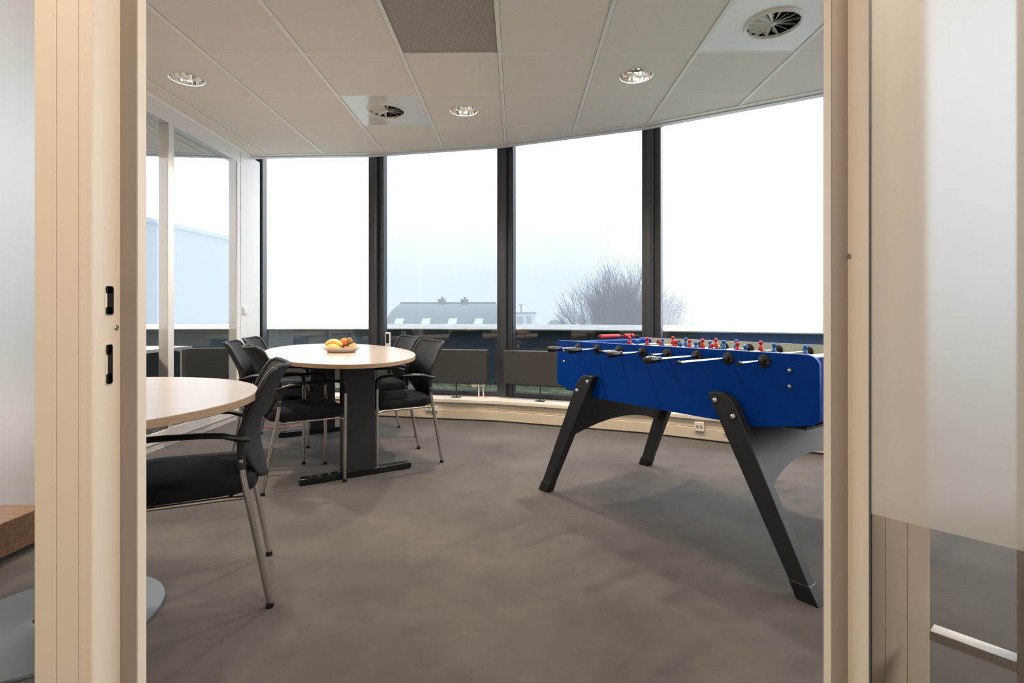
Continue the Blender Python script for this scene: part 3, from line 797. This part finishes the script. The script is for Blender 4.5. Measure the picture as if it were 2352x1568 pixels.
def fruit(name, loc, r, sc, mt, lab, rot=0, stem=True, g=None):
    m = MB(); m.ball((0, 0, 0), r, 24, 16, sc); o = m.build(name, mt, None, loc=loc, rz=rot); tag(o, lab, name, g)
    if stem: m = MB(); m.lathe([(r * .14, 0), (r * .1, r * .08), (1e-5, r * .09)], 8, (0, 0, r * sc[2] * .97)); m.build('stem_end', M_STALK, o)
    return o
fruit('orange', wloc(.018, .012, .072), .030, (1, 1, .95), M_ORANGE, 'bright orange mandarin in the middle of the fruit dish')
fruit('kiwi', wloc(.052, .012, .078), .023, (1, .95, 1.2), M_KIWI, 'brown kiwi standing highest on the fruit pile', 0, False, 'kiwis in the fruit dish')
fruit('kiwi', wloc(.085, -.022, .036), .023, (1.3, 1, 1), M_KIWI2, 'light brown kiwi lying at the right edge of the dish', .3, False, 'kiwis in the fruit dish')
fruit('kiwi', wloc(.075, .032, .042), .023, (1.3, 1, 1), M_KIWI2, 'light brown kiwi behind the front one in the dish', -.5, False, 'kiwis in the fruit dish')
fruit('kiwi', wloc(.030, .030, .033), .024, (1.25, 1, 1), M_KIWI, 'brown kiwi under the orange mandarin', .8, False, 'kiwis in the fruit dish')
for k, (x, y, z, l) in enumerate(((.026, -.055, .022, 'walnut at the front of the dish between bananas and kiwis'), (.040, -.022, .030, 'walnut resting against the front kiwi'), (.008, -.036, .024, 'walnut touching the banana tips'))):
    fruit('walnut', wloc(x, y, z), .0135, (1.1, 1, .95), M_NUT, l, k, False, 'walnuts in the fruit dish')

# ------------------------------------------------------------------ football table
FT = empty('football_table', (1.105, 1.875, 0), math.atan2(.807, -.59)); tag(FT, 'blue football table with black splayed legs and chrome rods', 'football table')
# local x = along the near side panel (t, from the near right end to the left end); local -y = across the table (w)
LT, WT, ZT = 1.43, .72, .856
def FP(t, w, z): return (t, -w, z)
def panel_outline(off=0):
    pts = [(0 + off, .62), (.03 + off, .598), (.23, .560), (1.21, .560), (LT - off, .607), (LT - off, ZT - .012), (LT - .012 - off, ZT), (.045 + off, ZT)]
    r = .04
    for k in range(1, 5): a = R(90 + 18 * k); pts.append((off + .045 + .045 * math.cos(a), ZT - .045 + .045 * math.sin(a)))
    return pts
def side_panel(w0, w1):
    m = MB(); ol = panel_outline(); m.prism([FP(t, w0, z) for t, z in ol], (0, -(w1 - w0), 0)); return m
sp = side_panel(0, .020).build('side_panel', M_BLUE, FT, .0025)
s2 = side_panel(WT - .020, WT).build('side_panel', M_BLUE, FT, .0025)
for w0, w1 in ((.0205, .0225), (WT - .0225, WT - .0205)):      # white inner lining
    m = MB(); m.box(.06, LT - .06, -w1, -w0, .72, ZT - .001); m.build('inner_lining', M_PLAYW, FT, smooth=False)
for t0, t1, zt_ in ((.035, .055, ZT - .012), (LT - .055, LT - .035, ZT - .004)):
    m = MB(); m.box(t0, t1, -(WT - .02), -.02, .60, zt_); m.build('end_panel', M_BLUE, FT, .002)
m = MB(); m.box(.055, .13, -(WT - .023), -.023, ZT - .03, ZT - .013); m.build('end_shelf', M_PLAYW, FT, .002)
m = MB(); m.box(LT - .115, LT - .056, -(WT - .023), -.023, ZT - .055, ZT - .006); m.build('end_shelf', M_BLUE, FT, .002)
m = MB(); m.box(.055, LT - .055, -(WT - .0225), -.0225, .735, .745); m.build('pitch', M_GREEN, FT, smooth=False)
m = MB(); m.box(.055, LT - .055, -(WT - .02), -.02, .575, .585); m.build('cabinet_base', M_BLACKM, FT, smooth=False)
# light edge banding along the tops
for w0 in (.0, WT - .02):
    m = MB(); m.box(.045, LT - .012, -(w0 + .0195), -(w0 + .0005), ZT, ZT + .0012); m.build('edge_banding', M_BLUETRIM, FT, smooth=False)
def bolt(t, w, z, r, sgn, parent=FT):
    m = MB(); m.lathe([(r, 0), (r, .003), (r * .8, .007), (r * .35, .009), (1e-5, .0092)], 16, (0, 0, 0), 'y')
    m.v = [(t + x, -w + sgn * y, z + zz) for x, y, zz in m.v]; return m.build('bolt', M_STEEL, parent)
for (t, z) in ((.105, .795), (.105, .735), (1.365, .80), (1.365, .74)):
    bolt(t, -.0, z, .0085, 1)
    bolt(t, WT, z, .0085, -1)
# frames: two legs and an arched board each
def make_frame(end):
    tt, tb_, = (.375, -.002) if end == 0 else (LT - .29, LT + .012)
    sg = 1 if end == 0 else -1
    ax = Vector((tb_ - tt, 0, -.68)).normalized()
    perp = Vector((ax.z, 0, -ax.x)) * sg      # towards table middle/up
    hwid = .041
    for side in (0, 1):
        w_in_t, w_in_b = (-.001, -.052) if side == 0 else (WT + .001, WT + .052)
        dirw = -1 if side == 0 else 1
        th = .046
        top = Vector((tt, -w_in_t, .682)); bot = Vector((tb_, -w_in_b, .0))
        m = MB()
        # plank outline in its own plane
        ux = Vector((1, 0, 0))
        L0 = [(-.040, 0), (.040, 0)]
        def P(s, u, o):   # s 0 top .. 1 bottom, u across, o outward
            c = top.lerp(bot, s); return c + ux * u + Vector((0, -dirw * o, 0))
        ol = [(0.0, -.022), (.010, -.036), (.032, -.050), (.08, -.054), (1.0, -.032), (1.0, .036), (.05, .050), (.012, .048), (.0, .040)]
        if sg < 0: ol = [(a_, -b_) for a_, b_ in ol]
        A = [P(s, u, 0) for s, u in ol]; B = [P(s, u, th) for s, u in ol]; n_ = len(ol)
        m.add(A + B, [tuple(range(n_))[::-1], tuple(range(n_, 2 * n_))] + [(i, (i + 1) % n_, n_ + (i + 1) % n_, n_ + i) for i in range(n_)])
        leg = m.build('leg', M_BLACKM, FT, .006)
        m = MB(); s0 = .915
        A = [P(s0, -.037, -.003), P(s0, .037, -.003), P(s0, .037, th + .003), P(s0, -.037, th + .003)]
        B = [P(1, -.038, -.003), P(1, .038, -.003), P(1, .038, th + .003), P(1, -.038, th + .003)]
        m.hexa(B, A); m.build('rubber_foot', M_BLACK, leg, .003)
        for (s, u) in ((.045, sg * .026), (.125, -sg * .026)):
            q = P(s, u, th); mm = MB(); mm.lathe([(.0115, 0), (.0115, .004), (.009, .008), (.004, .010), (1e-5, .0102)], 16, (0, 0, 0), 'y')
            mm.v = [(q.x + x, q.y - dirw * y, q.z + zz) for x, y, zz in mm.v]; mm.build('bolt', M_STEEL, leg)
    # arched board between the legs, in their sloping plane
    m = MB(); N = 22
    def Q(w, z, o):
        s = (.682 - z) / .682; c = tt + (tb_ - tt) * s
        return (c + o * sg, -w, z)
    lo = []; 
    for k in range(N + 1):
        u = k / N; w = -.02 + (WT + .04) * u
        z = .330 + .075 * (1 - abs(2 * u - 1) ** 2.0)
        lo.append((w, z))
    hi = [(WT + .0, .573), (0, .573)]
    ol = lo + hi
    A = [Q(w, z, -.012) for w, z in ol]; B = [Q(w, z, .012) for w, z in ol]; n_ = len(ol)
    m.add(A + B, [tuple(range(n_))[::-1], tuple(range(n_, 2 * n_))] + [(i, (i + 1) % n_, n_ + (i + 1) % n_, n_ + i) for i in range(n_)])
    m.build('arched_board', M_BLACKM, FT, smooth=False)
make_frame(0); make_frame(1)
# rods with players, bushings and handles  (local t, near stick-out, near handle?, players across, team)
ZR = .822
RODS = [(1.25, .216, 1, [.4175], 'r'), (1.107, .208, 1, [.405, .641], 'r'), (.954, .131, 0, [.14, .345, .5525], 'b'), (.804, .237, 1, [.135, .2576, .375, .491, .613], 'r'),
        (.659, .120, 0, [.097, .217, .337, .456, .572], 'b'), (.504, .341, 1, [.113, .321, .53], 'r'), (.356, .336, 0, [.131, .37], 'b'), (.2045, .18, 0, [.34], 'b')]
def player_mesh():
    m = MB()
    m.ball((0, 0, .0395), .0088, 12, 8, (1, 1, 1.1))
    rings = [(.0045, .0045, .031), (.006, .006, .027), (.0125, .0075, .021), (.0135, .009, .012), (.012, .010, 0), (.012, .010, -.010), (.009, .0085, -.025), (.0075, .008, -.05), (.0075, .0095, -.062), (.0085, .012, -.066), (.0085, .012, -.073)]
    n = 14; vs_ = [(ry * math.sin(a), rx * math.cos(a), z) for rx, ry, z in rings for a in (2 * math.pi * k / n for k in range(n))]
    fs = [(i * n + k, i * n + (k + 1) % n, (i + 1) * n + (k + 1) % n, (i + 1) * n + k) for i in range(len(rings) - 1) for k in range(n)] + [tuple(range(n))[::-1], tuple(range((len(rings) - 1) * n, len(rings) * n))]
    m.add(vs_, fs); return m
pm_r = player_mesh().mesh('player_red', M_RED); pm_b = player_mesh().mesh('player_blue', M_PBLUE)
bm_ = MB(); bm_.lathe([(.0265, 0), (.0265, .002), (.022, .005), (.012, .007), (.011, .016), (.009, .017)], 24, axis='y'); bush = bm_.mesh('bushing', M_BLACK)
hm = MB(); hm.lathe([(.009, .0), (.0125, .003), (.0135, .010), (.0105, .018), (.0135, .030), (.0165, .048), (.0170, .070), (.015, .088), (.010, .094), (1e-5, .096)], 8, axis='y'); hand = hm.mesh('handle', M_BLACK)
sm = MB()
sp_pts = [(.0105 * math.cos(2 * math.pi * q / 10), .0045 * q / 10, .0105 * math.sin(2 * math.pi * q / 10)) for q in range(51)]
sm.tube(sp_pts, .0011, 6); spring = sm.mesh('spring', M_STEEL)
bm2 = MB(); bm2.lathe([(.013, 0), (.013, .012), (.009, .013)], 14, axis='y'); bump_ = bm2.mesh('bumper', M_BLACK)
def link(name, me, parent, loc, flip=False, rz=0):
    o = bpy.data.objects.new(name, me); COL.objects.link(o); o.parent = parent; o.location = loc
    o.rotation_euler = (0, 0, math.pi if flip else rz); return o
for t, e, hh, pl_, team in RODS:
    far = .14 if hh else .33
    m = MB(); m.tube([(t, e, ZR), (t, -(WT + far), ZR)], .0065, 12)
    rod = m.build('rod', M_STEEL, FT)
    for w in pl_: link('player', pm_r if team == 'r' else pm_b, rod, (t, -w, ZR)).scale = (1.1, 1.1, 1.1)
    link('bushing', bush, rod, (t, .0005, ZR)); link('bushing', bush, rod, (t, -.0225, ZR), True)
    link('bushing', bush, rod, (t, -(WT + .0005), ZR), True); link('bushing', bush, rod, (t, -(WT - .0225), ZR))
    sc_ = MB(); sc_.ball((t + -.018, .0045, ZR + -.006), .0028, 8, 6); sc_.build('bushing_screw', M_STEEL, rod)
    link('bumper', bump_, rod, (t, -max(.045, pl_[0] - .03), ZR)); link('spring', spring, rod, (t, -min(WT - .075, pl_[-1] + .018), ZR), True)
    if hh:
        link('handle', hand, rod, (t, e - .090, ZR))
        mm = MB(); mm.lathe([(.008, 0), (.008, .01), (1e-5, .012)], 10, (t, -(WT + far), ZR), 'y'); mm.v = [(x, 2 * -(WT + far) - y, z) for x, y, z in mm.v]; mm.build('rod_cap', M_BLACK, rod)
    else:
        link('handle', hand, rod, (t, -(WT + far - .085), ZR), True)
        mm = MB(); mm.lathe([(.0082, -.012), (.0082, .002), (1e-5, .004)], 10, (t, e, ZR), 'y'); mm.build('rod_cap', M_BLACK, rod)
# score beads on the far end
zb = ZT + .016
m = MB(); m.tube([(LT - .02, -.30, zb), (LT - .02, -.66, zb)], .003, 8)
for w in (.30, .66): m.tube([(LT - .02, -w, zb), (LT - .02, -w, ZT - .01)], .003, 8)
m.v = [(x - .025, y, z) for x, y, z in m.v]
wire = m.build('score_wire', M_BLACK, FT)
bd = MB(); bd.lathe([(.0055, -.0115), (.0125, -.0105), (.0135, 0), (.0125, .0105), (.0055, .0115)], 16, axis='y'); bead = bd.mesh('score_bead', M_RED)
for k in range(7): link('score_bead', bead, wire, (LT - .045, -(.315 + .0245 * k), zb))
for k in range(3): link('score_bead', bead, wire, (LT - .045, -(.535 + .0245 * k + (.010 if k == 2 else 0)), zb))

# ------------------------------------------------------------------ small things in the room
cb = MB(); pts = [(-2.34, 4.95, .006), (-2.28, 4.75, .006), (-2.15, 4.63, .006), (-2.02, 4.62, .006), (-1.92, 4.70, .006), (-1.80, 4.74, .006)]
def smooth_path(P, n=8):
    out = []
    for i in range(len(P) - 1):
        p0, p1, p2, p3 = [Vector(P[max(0, min(len(P) - 1, i + d))]) for d in (-1, 0, 1, 2)]
        for k in range(n):
            t = k / n; out.append(.5 * ((2 * p1) + (p2 - p0) * t + (2 * p0 - 5 * p1 + 4 * p2 - p3) * t * t + (3 * p1 - p0 - 3 * p2 + p3) * t ** 3))
    out.append(Vector(P[-1])); return out
cb.tube(smooth_path(pts), .0035, 8)
tag(cb.build('cable', M_RED), 'thin red cable lying on the carpet behind the left chairs', 'cable')
lc = MB(); lc.box(-2.58, -2.04, 1.0, 2.55, .03, .17); lo_ = empty('low_platform', (0, 0, 0)); tag(lo_, 'low brown wooden platform along the left partition seen through the clear glass', 'platform')
lc.build('deck', M_BROWN, lo_, .004)
m = MB()
for y in (1.1, 2.45):
    for x in (-2.55, -2.1): m.box(x - .02, x + .02, y - .02, y + .02, 0, .03)
m.build('foot', M_BLACKM, lo_)
# office behind the left partition
dk = empty('desk'); tag(dk, 'white topped office desk seen through the left glass partition', 'desk')
m = MB(); m.box(-3.55, -2.745, 2.9, 4.49, .715, .74); m.build('desk_top', mat('white_laminate', (.80, .80, .78), .3), dk, .002)
for x in (-3.5, -2.80):
    for y in (2.97, 4.42):
        m = MB(); m.box(x - .025, x + .025, y - .025, y + .025, 0, .715); m.build('leg', M_CHROME, dk, .003)
m = MB(); m.box(-3.5, -2.8, 4.38, 4.40, .35, .70); m.build('modesty_panel', mat('blue_grey_board', (.06, .12, .17), .5), dk, .002)

# ------------------------------------------------------------------ outside
PAR = offset([p for p in FAC], -1.32)
p = MB(); band(p, offset(FAC, -1.50), PAR, -.3, .835); tag(p.build('parapet_wall', M_PARAPET, smooth=False), kind='structure')
p = MB(); A_, B_ = offset(FAC, -1.58), offset(FAC, -1.27)
for i in range(len(A_) - 1):
    q = [A_[i], A_[i + 1], B_[i + 1], B_[i]]; C_ = offset(FAC, -1.34)
    p.hexa([(x, y, .815) for x, y in q], [(*A_[i], .888), (*A_[i + 1], .888), (*B_[i + 1], .832), (*B_[i], .832)])
tag(p.build('trim_4', M_COPING, None, .004, smooth=False), kind='structure')
p = MB(); band(p, offset(FAC, -1.33), offset(FAC, -.03), -.3, .13); tag(p.build('roof_terrace', M_MOSS, smooth=False), kind='structure')
random.seed(4)
p = MB(); p.add([(-200, 6, -9), (200, 6, -9), (200, 260, -9), (-200, 260, -9)], [(0, 1, 2, 3)]); tag(p.build('ground', M_FIELD, smooth=False), kind='structure')

def pxz(px, py, d): return ((px - 1176) / F * d, 1 - (py - 724.5) / F * d)
# house with curved slate roof
D = 40.0
hs = empty('house', ((1018 - 1176) / F * D, D, -9)); tag(hs, 'hazy long house with curved slate roof, two chimneys and four skylights', 'house')
x0, x1 = -4.3, 4.25; zr = pxz(0, 696, D)[1] + 9
prof = [(-1.0, -2.2), (-.8, -1.35), (-.45, -.65), (.1, -.18), (.9, 0.0), (6.0, 0), (6.9, -.18), (7.4, -.65), (7.8, -1.35), (8.0, -2.2)]
m = MB(); pts = [(y, zr + z) for y, z in prof]
def hip(i): return (0.0, .12, .45, .9, 1.0)[min(i, 4)] if i < 5 else (1.0, .9, .45, .12, 0.0)[min(i - 5, 4)]
A = [(x0 + .85 * hip(i), y, z) for i, (y, z) in enumerate(pts)]; B = [(x1 - .1 * hip(i), y, z) for i, (y, z) in enumerate(pts)]
n = len(pts); m.add(A + B, [tuple(range(n)), tuple(range(n, 2 * n))[::-1]] + [(i, i + 1, n + i + 1, n + i) for i in range(n - 1)] + [(0, n - 1, 2 * n - 1, n)])
m.build('roof', M_ROOF, hs)
m = MB(); m.box(x0, x1, -.9, 7.9, 0, zr - 2.2); m.build('wall', M_RENDER, hs, smooth=False)
m = MB(); m.box(x0 + .85, x1 - .25, .8, 1.2, zr - .02, zr + .10); m.build('ridge', M_ROOFE, hs, smooth=False)
for px in (1012, 1065):
    xx = (px - 1018) / F * D
    m = MB(); m.box(xx - .27, xx + .27, .5, 1.1, zr - .6, zr + .32); m.tube([(xx + .02, .8, zr + .3), (xx + .02, .8, zr + .5)], .1, 8); m.build('chimney', M_BRICK, hs, smooth=False)
for k, px in enumerate((922, 982.5, 1042, 1101)):
    xx = (px - 1018) / F * D; h1, h2 = zr - .65 - .52, zr - .65 - 1.0
    m = MB(); m.hexa([(xx - .38, -.98, h2), (xx + .26, -.98, h2), (xx + .26, -.6, h2), (xx - .38, -.6, h2)], [(xx - .26, -.80, h1), (xx + .38, -.80, h1), (xx + .38, -.4, h1), (xx - .26, -.4, h1)])
    m.build('skylight', M_SKYL, hs, smooth=False)
# white outbuilding
D = 50.0
ob = empty('outbuilding', ((1195 - 1176) / F * D, D, -9)); tag(ob, 'hazy small white flat-roofed building with a thin flue beside the bare tree', 'building')
zt_ = pxz(0, 717, D)[1] + 9
m = MB(); m.box(-1.6, 1.45, 0, 4, 0, zt_ - .1); m.build('wall', M_RENDER, ob, smooth=False)
m = MB(); m.box(-1.7, 1.55, -.1, 4.1, zt_ - .1, zt_); m.build('roof', M_BRICK, ob, smooth=False)
m = MB(); m.tube([(.08, .5, zt_), (.08, .5, zt_ + .75)], .06, 8); m.tube([(-.12, .5, zt_ + .72), (.25, .5, zt_ + .72)], .05, 8); m.build('flue', M_BRICK, ob)
for xx in (-1.45, -.35): 
    m = MB(); m.box(xx, xx + .65, -.02, .1, zt_ - 1.5, zt_ - .38); m.build('window', M_FAR, ob, smooth=False)
m = MB(); m.box(.55, 1.05, -.02, .1, zt_ - 1.4, zt_ - .38); m.build('window', M_FAR, ob, smooth=False)

# bare tree: a fan of rising branches
def bare_tree(name, loc, H0, seed, label):
    rnd = random.Random(seed); o = empty(name, loc); tag(o, label, 'tree')
    m = MB(); tk = MB()
    tk.tube([(0, 0, 0), (.05, 0, H0 * .5), (0, 0, H0 + .2)], [.42, .32, .28], 10)
    RX, RZ = 4.5, 5.9          # half width and height of the domed crown above the fork
    def inside(p, f=1.0): 
        q = p - Vector((0, 0, H0)); return (q.x / RX) ** 2 + (q.y / RX) ** 2 + (max(q.z, 0) / RZ) ** 2 < f * f
    def grow(p, d, L, r, lev):
        if not inside(p, rnd.uniform(.90, 1.06)): return
        n = 3; path = [p]; dd = d.copy()
        for _ in range(n):
            dd = (dd + Vector((rnd.uniform(-1, 1), rnd.uniform(-1, 1), rnd.uniform(-.2, .75))) * .13).normalized()
            path.append(path[-1] + dd * (L / n))
        m.tube(path, [r, r * .88, r * .76, r * .62], 3, False)
        if lev == 0: return
        for q in range(3):
            t = rnd.choice(path[1:])
            sd = Vector((rnd.uniform(-1, 1), rnd.uniform(-1, 1), rnd.uniform(-.2, .6))) * .55
            grow(t, (dd + sd).normalized(), L * rnd.uniform(.62, .9), r * .66, lev - 1)
        grow(path[-1], dd, L * .85, r * .66, lev - 1)
    for k in range(26):
        a = 2 * math.pi * k / 26 + rnd.uniform(-.2, .2); el = rnd.uniform(.12, 1.45)
        d = Vector((math.cos(a) * math.cos(el), math.sin(a) * math.cos(el), math.sin(el) * 1.0)).normalized()
        st = Vector((0, 0, H0 - .6)); q = st + d * rnd.uniform(.9, 2.3) * Vector((1, 1, .8)).length / 1.6
        m.tube([st, st.lerp(q, .5) + Vector((0, 0, -.12)), q], [.11, .08, .055], 5, False)
        grow(q, d, 1.5, .036, 4); grow(st.lerp(q, .6), (d + Vector((rnd.uniform(-.5, .5), rnd.uniform(-.5, .5), .5))).normalized(), 1.5, .034, 4)
    m.build('crown', M_BARK, o, smooth=False, fix=False); tk.build('trunk', M_BARK, o)
D = 30.0
bare_tree('bare_tree', ((1438 - 1176) / F * D, D, -9), 6.9, 7, 'large bare tree with a wide domed crown behind the middle windows')

# large pitched block beyond the neighbouring office, hedge and hazy far roofs
D = 34.0
bl = empty('office_block', (0, D, -9)); tag(bl, 'pale hazy building with sloping roofline seen through the left partition', 'building')
q = [pxz(120, 460, D), pxz(575, 560, D)]
m = MB(); m.prism([(q[0][0], 0, 0), (q[1][0], 0, 0), (q[1][0], 0, q[1][1] + 9), (q[0][0], 0, q[0][1] + 9)], (-9, 10, 0)); m.build('wall', M_FAR, bl, smooth=False)
m = MB(); m.prism([(q[0][0], -.2, q[0][1] + 9), (q[1][0] + .05, -.2, q[1][1] + 8.95), (q[1][0] + .05, -.2, q[1][1] + 9.2), (q[0][0], -.2, q[0][1] + 9.3)], (-9, 10.4, 0)); m.build('roof', M_FAR, bl, smooth=False)
rnd = random.Random(3)
for k in range(7):
    D = 75 + rnd.uniform(-8, 12); px = (640, 715, 800, 1640, 1730, 1815, 1890)[k]
    o = empty('distant_house', ((px - 1176) / F * D, D, -9)); w = rnd.uniform(2, 3.6); h = pxz(0, rnd.uniform(733, 742), D)[1] + 9
    tag(o, 'faint gabled house almost lost in the fog, ' + ['left edge of the first window', 'left of centre in the first window', 'right part of the first window', 'just right of the bare tree', 'middle of the right window', 'right part of the right window', 'right edge of the right window'][k], 'house', 'faint houses in the fog')
    m = MB(); m.box(-w, w, 0, 6, 0, h - 1); m.build('wall', M_FAR, o, smooth=False)
    m = MB(); m.prism([(-w - .2, -.2, h - 1), (w + .2, -.2, h - 1), (w * .7, -.2, h), (-w * .7, -.2, h)], (0, 6.4, 0)); m.build('roof', M_ROOF, o, smooth=False)
D = 60; hg = MB()
for k in range(26):
    hg.ball((rnd.uniform(-1.2, 2.2), rnd.uniform(-.5, .5), rnd.uniform(7.2, 8.9)), rnd.uniform(.4, .75), 10, 7)
hg.tube([(0, 0, 0), (0, 0, 7.4)], .3, 8)
tag(hg.build('bushy_tree', M_HEDGE, None, loc=((1240 - 1176) / F * D, D, -9)), 'low rounded hazy treetop between the white outbuilding and the bare tree', 'tree')

# fog bank over the land beyond the terrace
fm = bpy.data.materials.new('fog'); fm.use_nodes = True; nt = fm.node_tree; nt.nodes.clear()
out = nt.nodes.new('ShaderNodeOutputMaterial'); ab = nt.nodes.new('ShaderNodeVolumeAbsorption'); em = nt.nodes.new('ShaderNodeEmission'); ad = nt.nodes.new('ShaderNodeAddShader')
SIG = .0155
ab.inputs['Color'].default_value = (0, 0, 0, 1); ab.inputs['Density'].default_value = SIG
em.inputs['Color'].default_value = (0.80, 0.90, 1.0, 1); em.inputs['Strength'].default_value = SIG * FOG_L  # the fog emits light itself in place of scattering daylight
nt.links.new(ab.outputs[0], ad.inputs[0]); nt.links.new(em.outputs[0], ad.inputs[1]); nt.links.new(ad.outputs[0], out.inputs['Volume'])
f = MB(); f.box(-120, 120, 9, 130, -8.99, 10)
tag(f.build('fog', fm, smooth=False), 'pale grey-blue fog over the land outside the windows', 'fog', kind='stuff')
